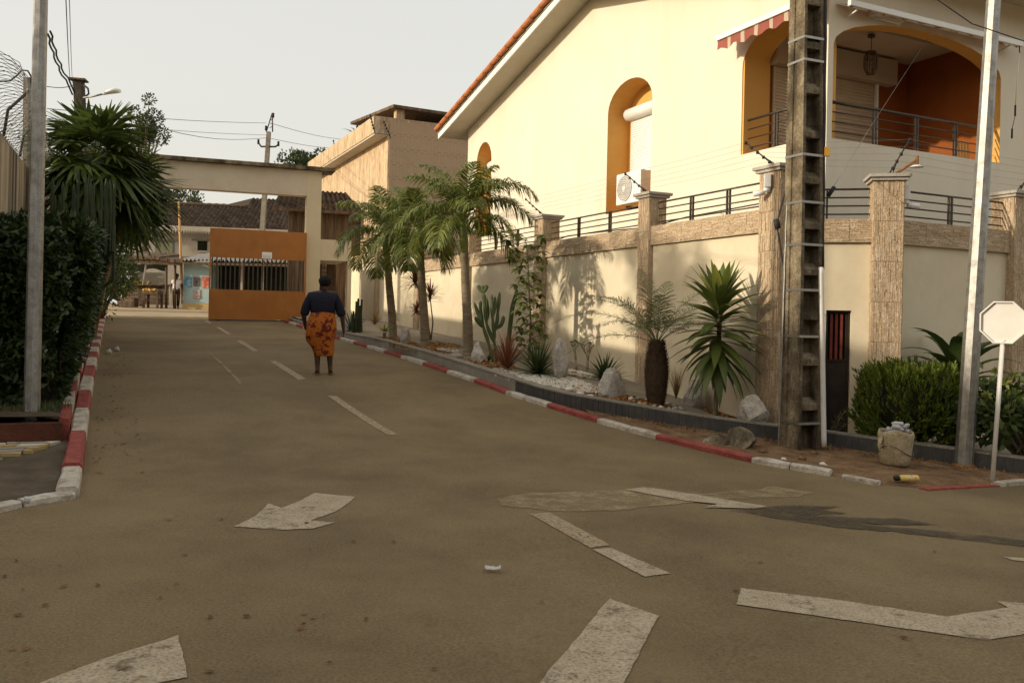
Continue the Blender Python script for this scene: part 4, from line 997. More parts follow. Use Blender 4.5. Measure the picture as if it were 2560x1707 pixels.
MB().obox(P(529, 763, SY + .4) - Vector((0, 0, .2)), (5.6, 0, 0), (0, .1, 0), (0, 0, 2.75)).build('rear_wall', m_core, kio)  # near-black colour stands in for the shade behind the gate bars
for u in (600, 652, 735): MB().obox(P(u, 763, SY - .4), (.1, 0, 0), (0, .1, 0), (0, 0, 2.2)).build('post', m_farwall, kio)
rb = MB(); n = 120; x0, x1 = P(455, 650, SY - 1.3).x, P(760, 650, SY - 1.3).x; zr = P(490, 650, SY - 1.3).z
for j, (yy, zz) in enumerate(((SY - 1.3, zr), (SY + 2.2, zr + .55))):
    for i in range(n + 1): rb.v.append((x0 + (x1 - x0) * i / n, yy, zz + .07 * math.sin(i * PI / 2 + .6)))
for i in range(n): rb.f.append((i, i + 1, n + 2 + i, n + 1 + i)); rb.m.append(0); rb.sm.append(True)
rb.build('corrugated_roof', m_zinc, kio)
MB().obox((x0, SY - 1.25, zr - .22), (x1 - x0, 0, 0), (0, .08, 0), (0, 0, .12)).build('roof_beam', m_wood, kio)
PY = SY - .63
for (u0, v0, u1, v1), cs in (((460, 692, 479, 718), [(.05, .16, .3), (.12, .3, .42), (.5, .5, .45)]), ((483, 693, 499, 715), [(.04, .03, .03), (.12, .08, .07), (.2, .16, .14)]), ((504, 692, 522, 720), [(.4, .05, .03), (.5, .1, .06), (.6, .4, .3)]), ((482, 724, 501, 746), [(.45, .12, .08), (.5, .38, .3), (.15, .1, .3)])):
    a, c = P(u0, v1, PY), P(u1, v0, PY)
    MB().obox(a, (c.x - a.x, 0, 0), (0, .012, 0), (0, 0, c.z - a.z)).build('poster', mat('poster%d' % u0, cs, scale=7, rough=.6), kio)
# distant poles and lines
def pole_box(u_b, v_b, u_t, v_t, Y, w0, w1, m, name, label, group=None):
    a, c = P(u_b, v_b, Y), P(u_t, v_t, Y); k = (zg(a.x, a.y) - .3 - c.z) / (a.z - c.z); a = c + (a - c) * k; t = thing(name, label, 'utility pole', a, group)
    MB().tube([a, c], [w0, w1], 4, sm=False).build('shaft', m, t); return t, a, c
t, a, c = pole_box(652, 640, 672, 330, 46, .2, .14, m_greyc, 'utility_pole', 'slim grey utility pole with lattice head and forked arms beyond the portal')
tp = P(681, 283, 46); b = MB(); b.tube([c, P(666, 330, 46), tp], .035, 5); b.tube([c + Vector((.2, 0, 0)), tp], .035, 5)
for k in range(4): b.tube([c.lerp(tp, .2 + k * .2), (c + Vector((.2, 0, 0))).lerp(tp, .3 + k * .2)], .02, 4)
b.build('lattice_head', m_metal, t)
b = MB()
for u, v in ((646, 357), (696, 362)):
    b.tube([P(670, 367, 46), P((670 + u) / 2 + (u - 670) * .2, 367, 46), P(u, v, 46)], .05, 5)
b.build('cross_arm', m_metal, t)
for u, v in ((646, 356), (696, 361), (683, 290), (665, 322)): MB().tube([P(u, v, 46) - Vector((0, 0, .1)), P(u, v, 46) + Vector((0, 0, .15))], .06, 6).build('insulator', m_black, t)
t, a, c = pole_box(215, 560, 197, 203, 26, .22, .17, mat('dark_pole_concrete', [(.035, .028, .022), (.08, .065, .05)], scale=5, rough=.95), 'utility_pole', 'thick concrete utility pole carrying a street lamp above the fan palm')
MB().cbox(c, .45, .4, .05, (1, .2, 0)).build('pole_cap', m_conc, t)
k0 = P(209, 245, 25.8)
MB().tube([k0, P(235, 241, 25.7), P(263, 234, 25.6)], .03, 6).build('lamp_arm', m_galv, t)
lh = MB(); q = [P(258, 236, 25.6), P(270, 231, 25.6), P(285, 227, 25.6), P(300, 228, 25.6)]
lh.tube(q, [.05, .1, .14, .09], 8, ellip=.6); lh.build('lamp_head', m_wpaint, t)
MB().tube([P(209, 213, 25.8), P(220, 222, 25.8), P(222, 235, 25.8), P(212, 243, 25.8)], .03, 6).build('cable_loop', m_cable, t)
b = MB(); pp_ = [P(122, 82, 20), P(135, 130, 22), P(152, 175, 24), P(172, 208, 25.5), P(186, 235, 25.8)]
for o in (-.03, .03): b.tube([p + Vector((o + .03 * math.sin(k * 2), 0, o)) for k, p in enumerate(resample(pp_, .5))], .025, 5)
tag(b.build('cable_bundle', m_cable, loc=pp_[0]), 'twisted cable bundle sagging from the galvanised pole to the concrete utility pole', 'cable')
t, a, c = pole_box(70, 560, 72, 196, 19, .13, .11, m_lwall, 'utility_pole', 'thin pale concrete post rising from the stained wall beside razor wire')
MB().tube([P(80, 195, 19), P(70, 178, 19), P(55, 176, 19), P(44, 188, 19), P(25, 203, 19), P(-20, 206, 19)], .02, 5).build('hook_cable', m_cable, t)
def wire(name, label, px, Y0, Y1, r=.012, sag=.25):
    a, c = P(px[0], px[1], Y0), P(px[2], px[3], Y1); n = 10
    o = MB().tube([a.lerp(c, k / n) - Vector((0, 0, sag * math.sin(PI * k / n))) for k in range(n + 1)], r, 4, cap=False).build(name, m_cable, loc=a)
    return tag(o, label, 'wire')
wire('overhead_wire', 'overhead wire running up from the lamp utility pole, thicker of two', (164, -20, 178, 215), 10, 25.8, .008)
wire('overhead_wire', 'overhead wire running up from the lamp utility pole, thinner of two', (173, -20, 183, 215), 10, 25.8, .006)
wire('overhead_wire', 'upper overhead wire from the fan palm to the lattice head pole', (118, 272, 664, 308), 26, 46, .014, .1)
wire('overhead_wire', 'middle overhead wire from the concrete pole sloping down to the lattice pole', (200, 255, 668, 345), 26, 46, .014, .5)
wire('overhead_wire', 'lowest overhead wire passing behind the fan palm', (118, 296, 668, 338), 26, 46, .012, .1)
wire('overhead_wire', 'upper overhead wire from the lattice pole to the neighbour roof', (682, 310, 900, 352), 46, 60, .014, .2)
wire('overhead_wire', 'lower overhead wire from the lattice pole past the stone house', (670, 345, 900, 372), 46, 60, .014, .2)
wire('overhead_wire', 'overhead wire between hook post and lamp utility pole', (118, 217, 186, 213), 19, 25.8, .012, .05)
# ------------------------------------------------------------------ hedge side of the street
LW = [Vector((-5.95, 9.72, 3.75)), Vector((-6.71, 11.2, 3.88)), Vector((-9.23, 16.2, 4.3)), Vector((-14.7, 28.0, 4.8))]
lw = thing('concrete_wall', 'tall concrete wall streaked with dark stains, topped by razor wire', 'wall', (LW[1].x, LW[1].y, .3))
for a, c in zip(LW, LW[1:]):
    d = (c - a); d.z = 0; n = Vector((-d.y, d.x, 0)).normalized()
    b = MB(); z0 = -.3
    for k in range(1):
        p = [a, c, c + n * .2, a + n * .2]
        i = len(b.v); b.v += [(q.x, q.y, z0) for q in p] + [tuple(q) for q in p]
        for q in ((0, 3, 2, 1), (4, 5, 6, 7), (0, 1, 5, 4), (1, 2, 6, 5), (2, 3, 7, 6), (3, 0, 4, 7)): b.f.append(tuple(i + k_ for k_ in q)); b.m.append(0); b.sm.append(False)
    b.build('wall_stretch', m_lwall, lw)
c = LW[0]; d2 = Vector((-.9, -.43, 0)).normalized(); b = MB(); b.obox(Vector((c.x, c.y, -.3)) - d2 * 0, d2 * 11.5, Vector((-d2.y, d2.x, 0)) * -.2, (0, 0, 4.1)); b.build('wall_stretch', m_lwall, lw)
# razor wire coil
rz = thing('razor_wire', 'coiled razor wire along the top of the stained concrete wall', 'razor wire', LW[1])
path = resample(LW, .02); b = MB(); pts = []
tot = len(path); pitch = .17
for k, p in enumerate(path):
    th = 2 * PI * (k * .02) / pitch
    r = .4 + .03 * math.sin(k * .013)
    pts.append(p + Vector((0, 0, .38)) + Vector((.85 * r * math.cos(th), .45 * r * math.cos(th), r * math.sin(th))))
for i0 in range(0, len(pts) - 1, 300): b.tube(pts[i0:i0 + 301], .0045, 4, cap=False)
b.build('coil', m_galv, rz)
b = MB()
for k in range(0, len(pts) - 1):
    if pts[k].y > 22: break
    t = (pts[k + 1] - pts[k]); q = pts[k].lerp(pts[k + 1], .5); e = t.normalized() * .022; n = Vector((rnd(-1, 1), rnd(-1, 1), rnd(-1, 1))).cross(t).normalized() * .014
    b.face([q - e, q + n, q + e, q - n])
o = b.build('barb', m_galv, rz); o['kind'] = 'stuff'
for p in (Vector((-6.9, 11.6, 3.9)), Vector((-8.4, 14.6, 4.15)), Vector((-10, 17.8, 4.35))): MB().tube([p, p + Vector((.05, .0, .35)), p + Vector((.35, .15, .75))], .02, 6).build('wire_arm', m_metal, rz)
# low red wall of the hedge bed, side wall along the kerb, soil
LKb = offs(LK, -.18)
pf0 = LKb[2] + Vector((0, -.15, 0)); pf1 = pf0 + d2 * 5
lowm = mat('dull_red_wall', [(.07, .022, .012), (.12, .04, .022)], scale=4, rough=.9, bump=1, bs=30, stain=(3, .5, (.05, .035, .022), (1, 1, 1)))
pw = thing('planter_wall', 'low dull red wall holding the hedge bed behind the stone paving', 'wall', (pf0.x, pf0.y, .1))
MB().obox(Vector((pf0.x, pf0.y, -.1)), pf1 - pf0 - Vector((0, 0, (pf1 - pf0).z)), Vector((-d2.y, d2.x, 0)) * -.14, (0, 0, .46)).build('front_wall', lowm, pw)
side = resample([p for p in LKb if p.y < 27], .4); rings = []
for p, q in zip(side, offs(side, -.1)):
    z = zg(p.x, p.y); rings.append([Vector((p.x, p.y, z - .1)), Vector((p.x, p.y, z + .26)), Vector((q.x, q.y, z + .26)), Vector((q.x, q.y, z - .1))])
ks = [k for k, p in enumerate(side) if p.y > 9.3]
for i, k in enumerate(ks[:-1]): MB().loft([rings[k], rings[k + 1]], sm=False).build('side_block', m_red if (i // 2) % 2 == 0 else m_white, pw)
soil = ruled([p for p in offs(side, -.08) if p.y > 9.2], [Vector((p.x, p.y, 0)) for p in LW], 50, 6, lambda x, y: zg(x, y) + .24 + .03 * nz(x * 2, y * 2)).build('hedge_bed_soil', m_soil); soil['kind'] = 'structure'; soil['label'] = 'dark soil bed under the hedge'
s2 = ruled([pf0 + Vector((0, .1, 0)), pf1 + Vector((0, .1, 0))], [LW[0] + Vector((.3, .3, 0)), LW[0] + d2 * 5], 12, 4, lambda x, y: zg(x, y) + .3 + .03 * nz(x * 2, y * 2)).build('hedge_bed_soil', m_soil); s2['kind'] = 'structure'; s2['label'] = 'dark soil behind the low red wall'
pav = ruled([LK[0] + Vector((-.15, .0, 0)), KC[0] + Vector((-.1, .1, 0)), KC[2] + Vector((0, .1, 0)), KC[4] + Vector((0, .1, 0))], [LKb[2], pf0, pf0.lerp(pf1, .3), pf1], 24, 10, lambda x, y: zg(x, y) + .035 + .012 * nz(x * 4, y * 4)).build('pavement', mat('dark_pavement_dirt', [(.06, .045, .028), (.13, .1, .065)], scale=3, rough=.95, bump=2, bs=30)); pav['kind'] = 'structure'; pav['label'] = 'dark dirt pavement inside the corner kerb'
m_pave = mat('crazy_paving', [(.3, .24, .15), (.45, .36, .2), (.55, .5, .4), (.5, .4, .2)], scale=3, rough=.85, island=.0, bump=.8, bs=30)
pm = [mat('paving_cream', [(.5, .45, .36), (.58, .53, .44)], scale=5, bump=.8, bs=30), mat('paving_ochre', [(.36, .25, .1), (.44, .32, .15)], scale=5, bump=.8, bs=30), mat('paving_grey', [(.26, .23, .18), (.34, .31, .25)], scale=5, bump=.8, bs=30)]
J = {}
rr_ = random.Random(4); ax, ay = d2, Vector((d2.y, -d2.x, 0)) * -1     # ax along the low wall, ay towards the road
o_ = pf0 + ay * .06
def jit(i, j):
    if (i, j) not in J: J[i, j] = o_ + ax * (.18 * i + rr_.uniform(-.08, .08) * (i > 0) + .1 * j * (i == 0)) + ay * (.12 * j + rr_.uniform(-.05, .05) * (j > 0))
    return J[i, j]
for j in range(8):
    for i in range(int(j * .5), 16):
        if j > 4 and rr_.random() < .2: continue
        q = [jit(i, j), jit(i + 1, j), jit(i + 1, j + 1), jit(i, j + 1)]; cen = sum(q, Vector()) / 4
        if rr_.random() < .35: q = [q[0], q[1], q[1].lerp(q[2], .6), q[2], q[3]]
        q = [cen + (p - cen) * .93 for p in q]; b = MB(); z = zg(cen.x, cen.y) + .045
        zt = z + .018 + rr_.uniform(0, .006)
        top = [Vector((p.x, p.y, zt + rr_.uniform(-.003, .003))) for p in q]; bot = [Vector((p.x, p.y, z - .03)) for p in q]
        b.loft([bot, top] if (q[1] - q[0]).cross(q[2] - q[0]).z > 0 else [list(reversed(bot)), list(reversed(top))], sm=False)
        b.build('paving_stone', rr_.choice(pm), pav)
# ------------------------------------------------------------------ leaves
def leaf(b, p, d, L, w, m=0, up=None):
    d = d.normalized(); s = d.cross(up or Vector((rnd(-1, 1), rnd(-1, 1), rnd(-.3, 1))))
    if s.length < 1e-4: s = d.orthogonal()
    s = s.normalized() * w / 2
    b.face([p, p + d * L * .45 + s, p + d * L, p + d * L * .45 - s], m)
def rvec(): 
    while True:
        v = Vector((rnd(-1, 1), rnd(-1, 1), rnd(-1, 1)))
        if .05 < v.length < 1: return v.normalized()
hd = thing('hedge', 'tall dense dark green hedge with tiny white flowers beside the galvanised pole', 'hedge', (-5.6, 10.4, .4))
hl = [p for p in resample(LKb, .1) if 10.35 < p.y < 17.5]; b = MB(); cnt = 0
def hedge_pt(k, a, q, z):
    p = hl[k]; n = Vector((-dl.y, dl.x, 0)) * 1.0            # away from the street
    if n.x > 0: n = -n
    a = a + .3 * max(0, 1 - z / 1.7) ** 1.2 * (a < .6)
    return Vector((p.x, p.y, zg(p.x, p.y) + .2)) + n * a + Vector((0, 0, z))
HH = 2.12
def bulge(x, y, z): return .2 * nz(x * 1.3, y * 1.3, z * 1.3) + .13 * nz(x * 4, y * 4, z * 4)
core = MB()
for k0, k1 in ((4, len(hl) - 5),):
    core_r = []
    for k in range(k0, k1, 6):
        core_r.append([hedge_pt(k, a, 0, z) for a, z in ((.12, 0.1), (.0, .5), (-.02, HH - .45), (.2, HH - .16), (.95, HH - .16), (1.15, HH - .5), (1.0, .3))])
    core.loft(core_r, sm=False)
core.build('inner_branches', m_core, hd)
fl_ = MB()
for i in range(30000):
    f = random.random(); k = int(random.random() ** 1.5 * (len(hl) - 1))
    if f < .5: a, z = -.1 + rnd(-.03, .06), rnd(.12, HH) ; out = Vector((.9, .43, rnd(-.6, .3)))
    elif f < .75: a, z = rnd(-.1, 1.25), HH + rnd(-.1, .06); out = Vector((rnd(-.5, .5), rnd(-.5, .5), .8))
    else: k = int(rnd(0, 6)); a, z = rnd(-.1, 1.3), rnd(.05, HH + .03); out = Vector((rnd(-.3, .5), -1, rnd(-.6, .3)))
    p = hedge_pt(k, a, 0, z); bb_ = bulge(*p)
    if f >= .5 and f < .75: p.z += bb_ * .8
    else: p += Vector((.9, -.2, 0)) * bb_
    if f >= .75: p += Vector((0, -.25 - .1 * random.random(), 0))
    if z < .45 and random.random() < .6: continue
    leaf(b, p, (out.normalized() + rvec() * .8 - Vector((0, 0, .35 * (f < .5)))), rnd(.07, .17), rnd(.035, .062))
    if random.random() < .0025:
        for _ in range(5): leaf(fl_, p + out.normalized() * .04, rvec() + out, .025, .02)
b.build('leaves', m_hedge, hd); fl_.build('flowers', m_bagw, hd)
st = MB()
for k in range(0, 16): q = hl[min(len(hl) - 1, 2 + k * 5)]; n = Vector((-.89, -.45, 0)); s0_ = Vector((q.x, q.y, zg(q.x, q.y) + .2)) + n * rnd(.2, .9); st.tube([s0_, s0_ + Vector((rnd(-.1, .1), rnd(-.1, .1), .5)), s0_ + Vector((rnd(-.2, .2), rnd(-.2, .2), 1.0))], .02, 5)
st.build('stems', m_twig, hd)
# grass at the foot of the pole
def tuft(name, label, c, n, L, w, m, cat='grass', spread=.15, kind=None, group=None, lean=.5):
    b = MB()
    for _ in range(n):
        p = c + Vector((rnd(-1, 1) * spread, rnd(-1, 1) * spread, 0)); blade(b, p, rnd(0, 2 * PI), PI / 2 - rnd(0, lean), L * rnd(.6, 1), w, rnd(.2, .9), 3)
    o = b.build(name, m, loc=c); tag(o, label, None if kind else cat, group, kind); return o
def blade(b, p, az, el, L, w, bend, n=5, m=0, prof=None, fold=.25):
    """a strap leaf: starts at p, heading az/el, bends down by `bend` radians over its length"""
    prof = prof or (lambda t: (min(1, .55 + 2.2 * t) if t < .3 else 1) * (1 - t ** 2.2) + .02)
    s = Vector((-math.sin(az), math.cos(az), 0)); q = Vector(p); rows = []
    for k in range(n + 1):
        t = k / n; e = el - bend * t ** 1.3
        d = Vector((math.cos(az) * math.cos(e), math.sin(az) * math.cos(e), math.sin(e))); up = s.cross(d)
        hw = w / 2 * prof(t)
        rows.append((q + s * hw - up * hw * -fold, q.copy(), q - s * hw - up * hw * -fold)); q = q + d * (L / n)
    i = len(b.v)
    for r in rows: b.v += [tuple(x) for x in r]
    for k in range(n):
        for c in (0, 1): b.f.append((i + 3 * k + c, i + 3 * k + c + 1, i + 3 * k + c + 4, i + 3 * k + c + 3)); b.m.append(m); b.sm.append(True)
b = MB()
for _ in range(900):
    q = Vector((rnd(-6.2, -5.15), rnd(9.5, 10.1), 0)); q.z = zg(q.x, q.y) + .27
    blade(b, q, rnd(0, 6.3), PI / 2 - rnd(0, .7), rnd(.05, .13), .008, rnd(.2, 1), 2)
tag(b.build('grass', m_shrub, loc=(-5.2, 9.5, .4)), 'short grass at the foot of the hedge', kind='stuff')
# ------------------------------------------------------------------ fan palms and candelabra cactus by the wall
def fan(b, st_, base, d, L, R, seed):
    r = random.Random(seed); d = d.normalized(); n = 26; tip = base + d * L - Vector((0, 0, .12 * L))
    st_.tube([base, base.lerp(tip, .5) + Vector((0, 0, .05)), tip], [.018, .013, .01], 5)
    side = d.cross(Vector((0, 0, 1)));
    side = side.normalized() if side.length > .05 else Vector((1, 0, 0))
    dd = (d - Vector((0, 0, .45))).normalized(); nrm = side.cross(dd)
    for k in range(n):
        a = math.radians(-128 + 256 * k / (n - 1)); v = dd * math.cos(a) + side * math.sin(a) + nrm * .12 * (k % 2)
        v = v.normalized(); Lk = R * (1 - .18 * abs(a) / 2.3) * r.uniform(.9, 1.05); w = Lk * .115; s = v.cross(nrm).normalized() * w / 2
        m = tip + v * Lk * .5; e = tip + v * Lk - Vector((0, 0, .2 * Lk * r.uniform(.6, 1.2)))
        b.face([tip, m + s, m - s]); b.face([m + s, e + s * .12, e - s * .12, m - s])
def fan_palm(name, label, c, zc, n, R, seed, foot=None):
    t = thing(name, label, 'palm', (c.x, c.y, zg(c.x, c.y)), 'fan palms behind the hedge'); top = Vector((c.x, c.y, zc))
    ft = foot or c; MB().tube([Vector((ft.x, ft.y, zg(ft.x, ft.y) - .2)), Vector(((c.x + ft.x) / 2 - .1, (c.y + ft.y) / 2, zc * .55)), top], [.13, .1, .09], 10).build('trunk', m_bark, t)
    r = random.Random(seed)
    for k in range(n):
        az = 2.399 * k + r.uniform(-.2, .2); el = math.radians(75 - 125 * (k + .5) / n)
        b, s = MB(), MB(); fan(b, s, top, Vector((math.cos(az) * math.cos(el), math.sin(az) * math.cos(el), math.sin(el))), r.uniform(.55, .8), R * r.uniform(.85, 1.1), seed + k)
        f = b.build('fan_frond', m_fan, t); s.build('petiole', m_shaft, f)
fp = P(238, 408, 18.2); fan_palm('fan_palm', 'tall fan palm with crown above the hedge below the utility pole', fp, fp.z, 38, 1.02, 11)
fp = P(318, 492, 19.5); fan_palm('fan_palm', 'lower fan palm with fronds hanging over the street by the portal beam', fp, fp.z, 30, .95, 40, Vector((-10.3, 21.0, 0)))
m_darkstem = mat('dark_cactus_skin', [(.02, .03, .012), (.045, .06, .022)], scale=5, rough=.7)
cc_ = thing('candelabra_cactus', 'candelabra cactus of many upright dark stems beneath the fan palm', 'cactus', (-8.2, 16.2, .8))
for k in range(34):
    u = rnd(128, 290); v = 435 + abs(u - 200) * .6 + rnd(-30, 75); Y = rnd(15.4, 17.2); tp = P(u, v, Y); z0 = 1.6
    q = Vector((-8.75 + rnd(-.35, .1), 16.6 + rnd(-.3, .3), 1.5)); md = Vector((tp.x + rnd(-.05, .05), tp.y, q.z + (tp.z - q.z) * rnd(.35, .55)))
    MB().tube([q, q.lerp(md, .6) - Vector((0, 0, .1)), md, tp.lerp(md, .05), tp + Vector((0, 0, .04))], [.02, .032, .036, .03, .008], 5, sm=False).build('stem', m_darkstem, cc_)
def bush(name, label, c, rx, ry, rz_, n, L, w, m, cat='shrub', group=None, clumps=14, stems=True, seed=1):
    """leafy mass: clumps of leaves spread through an uneven volume, with stems"""
    t = thing(name, label, cat, (c[0], c[1], c[2]), group); r = random.Random(seed); b = MB(); cen = []
    for k in range(clumps):
        v = Vector((r.uniform(-1, 1), r.uniform(-1, 1), r.uniform(-.3, 1)))
        while v.length > 1: v = Vector((r.uniform(-1, 1), r.uniform(-1, 1), r.uniform(-.3, 1)))
        cen.append(Vector(c) + Vector((v.x * rx, v.y * ry, rz_ * (.9 + v.z * .8))))
    for i in range(n):
        k = r.choice(cen); o = rvec(); p = k + Vector((o.x * rx, o.y * ry, o.z * rz_)) * .42 * r.uniform(.5, 1)
        leaf(b, p, o + rvec() * .6 + Vector((0, 0, .1)), L * r.uniform(.6, 1.2), w * r.uniform(.7, 1.2))
    b.build('foliage', m, t)
    if stems:
        s = MB()
        for k in cen: s.tube([Vector(c) + Vector((r.uniform(-.05, .05), r.uniform(-.05, .05), -.05)), Vector(c).lerp(k, .6) + Vector((0, 0, -.05)), k], [.02 + rx * .015, .014 + rx * .01, .006], 5)
        s.build('branches', m_twig, t)
    return t
bush('shrub', 'dark leafy shrub at the end of the hedge below the fan palm fronds', (-10.15, 20.4, 1.0), .5, .9, 1.3, 2400, .12, .05, m_shrub, seed=5, clumps=22)
bush('shrub', 'loose shrub growing against the stained wall behind the cactus', (-10.2, 18.3, 1.0), .7, .9, 1.7, 2000, .12, .05, m_shrub, seed=6, clumps=20)
bush('shrub', 'tall shrub beside the hidden portal column', (-12.2, 25.5, 1.2), .7, .8, 2.1, 2600, .13, .055, m_shrub, seed=8, clumps=22)
bush('shrub', 'leafy shrub beside the market stall past the end of the hedge', (-17.0, 35.5, 1.4), 1.2, 1.1, 1.7, 3600, .2, .09, m_shrub, seed=31, clumps=26)
bush('shrub', 'tall bushy shrub behind the blue pole of the stall', (-21.5, 45.0, 1.7), 1.8, 1.2, 2.6, 4200, .26, .11, m_tree, seed=32, clumps=28)
# ------------------------------------------------------------------ trees beyond
def tree(label, c, zc, r, rz_, n, L, seed, lab='broadleaf_tree', m=None):
    t = thing(lab, label, 'tree', (c.x, c.y, zg(c.x, c.y)), 'trees beyond the gate'); q = Vector((c.x, c.y, zg(c.x, c.y) - .2)); rr = random.Random(seed)
    top = Vector((c.x, c.y, zc)); s = MB(); s.tube([q, q.lerp(top, .6) + Vector((.3, 0, 0)), top], [r * .12, r * .09, r * .04], 8)
    b = MB(); cs_ = []
    for k in range(26):
        v = Vector((rr.gauss(0, .45), rr.gauss(0, .45), rr.gauss(.1, .42))); cs_.append((top + Vector((v.x * r, v.y * r, v.z * rz_)), rr.uniform(.2, .42)))
    for cen, k in cs_: s.tube([q.lerp(top, .55), q.lerp(top, .7).lerp(cen, .6), cen], [r * .05, r * .03, r * .01], 5)
    for i in range(n):
        cen, k = rr.choice(cs_); o = rvec(); leaf(b, cen + Vector((o.x * r, o.y * r, o.z * rz_)) * k * rr.uniform(.6, 1), o + rvec() * .7, L * rr.uniform(.7, 1.3), L * .5)
    s.build('trunk', m_twig, t); b.build('crown', m or m_tree, t)
tree('dark rounded tree rising above the portal beam by the lattice pole', P(755, 420, 75), P(752, 412, 75).z, 2.4, 1.5, 2600, .3, 1)
tree('dark tree whose low crown shows under the portal beam beside the palm fronds', P(405, 490, 62), P(405, 487, 62).z, 1.9, 1.0, 1800, .26, 2)
tree('small rounded tree peeping over the tiled ridge', P(483, 500, 70), P(483, 503, 70).z, 1.0, .55, 700, .2, 3)
tree('pale feathery tree rising behind the fan palm', P(360, 330, 45), P(352, 330, 45).z, 1.3, 1.1, 2600, .17, 4)
for k in range(1):
    t = thing('distant_palm', 'small palm top showing above the stone parapet', 'palm', (P(895, 345, 60).x, 60, 2.2)); tp = P(895, 340, 60)
    MB().tube([(tp.x, tp.y, 2.2), tp], [.2, .12], 7).build('trunk', m_bark, t)
    for j in range(12):
        b = MB(); blade(b, tp, j * 2.4, 1.1 - .1 * j, 1.3, .25, 1.1, 5); b.build('frond', m_tree, t)
# ------------------------------------------------------------------ plants of the bed
def bedp(u, v): p = G(u, v, .2); return Vector((p.x, p.y, bed_z(p.x, p.y)))
def frond(b, base, az, el, L, droop, nl, ll, lw, seed, vdroop=.5, rach=.012, stem=.15):
    """feather frond: arching midrib with leaflets along both sides"""
    r = random.Random(seed); q = Vector(base); n = 14; ptsr = [q.copy()]; dirs = []
    for k in range(n):
        t = k / n; e = el - droop * t ** 1.15
        d = Vector((math.cos(az) * math.cos(e), math.sin(az) * math.cos(e), math.sin(e))); dirs.append(d); q = q + d * L / n; ptsr.append(q.copy())
    dirs.append(dirs[-1]); b.tube(ptsr, [rach * (1 - .8 * k / n) for k in range(n + 1)], 4, m=1)
    s = Vector((-math.sin(az), math.cos(az), 0))
    for k in range(nl):
        t = stem + (1 - stem) * (k + .5) / nl; f = t * n; i = min(n - 1, int(f)); p = ptsr[i].lerp(ptsr[i + 1], f - i); d = dirs[i]; up = s.cross(d)
        if up.z < 0: up = -up
        for sd in (1, -1):
            lk = ll * (math.sin(PI * min(1, .18 + .86 * t)) ** .6) * r.uniform(.85, 1.1)
            v = (s * sd * r.uniform(.65, 1) + d * (.3 + .5 * t + r.uniform(-.1, .15)) + up * r.uniform(-.1, .45)).normalized()
            w = v.cross(up).normalized() * lw / 2
            m1 = p + v * lk * .45; m2 = p + v * lk * .78 - Vector((0, 0, lk * vdroop * .28)); e = p + v * lk * .98 - Vector((0, 0, lk * vdroop * r.uniform(.5, .85)))
            b.face([p - w * .5, p + w * .5, m1 + w, m1 - w]); b.face([m1 - w, m1 + w, m2 + w * .8, m2 - w * .8]); b.face([m2 - w * .8, m2 + w * .8, e])
def feather_palm(label, base, ushaft, vshaft, ucrown, vcrown, nf, L, seed, special=(), up0=86, up1=-5):
    Y = base.y; sh = P(ushaft, vshaft, Y - .05); cr = P(ucrown, vcrown, Y - .05)
    t = thing('palm_tree', label, 'palm', base, 'feather palms in the bed')
    tr = [base - Vector((0, 0, .1)), base + Vector((0, 0, .12)), base.lerp(sh, .3) + Vector((.02, 0, 0)), base.lerp(sh, .65), sh]
    pts = resample(tr, .06); b = MB(); b.tube(pts, [(.15 if k < 3 else .105 - .025 * k / len(pts)) + .004 * (k % 2) for k in range(len(pts))], 12); b.build('trunk', m_bark, t)
    MB().tube([sh - Vector((0, 0, .02)), sh.lerp(cr, .25), sh.lerp(cr, .7), cr], [.08, .095, .075, .05], 12).build('crownshaft', m_shaft, t)
    r = random.Random(seed)
    for k in range(nf):
        az = 2.399 * k + r.uniform(-.25, .25); f = (k + .5) / nf; el = math.radians(up0 - (up0 - up1) * f) + r.uniform(-.1, .1)
        b = MB(); frond(b, cr - Vector((0, 0, .05 + .1 * f)), az, el, L * r.uniform(.85, 1.1), 1.15 + .75 * f + r.uniform(-.15, .25), 58, .5, .027, seed + k, vdroop=.8); b.build('frond', [m_palm, m_shaft], t)
    for az, el, LL, dr in special:
        b = MB(); frond(b, cr, az, el, LL, dr, 62, .5, .027, seed + 99, vdroop=.95); b.build('frond', [m_palm, m_shaft], t)
feather_palm('feather palm with curved trunk standing nearest the gate portal', bedp(982, 844), 968, 643, 962, 575, 16, 1.6, 3)
feather_palm('feather palm with drooping crown between the other two palms', bedp(1062, 866), 1051, 640, 1045, 565, 17, 1.45, 23, up1=-15)
feather_palm('feather palm with tallest crown and long arching frond against the cream house', bedp(1170, 889), 1161, 630, 1157, 540, 18, 1.65, 57, special=[(-.12, 1.15, 2.0, 2.3), (.25, .75, 1.8, 2.0)], up1=8)
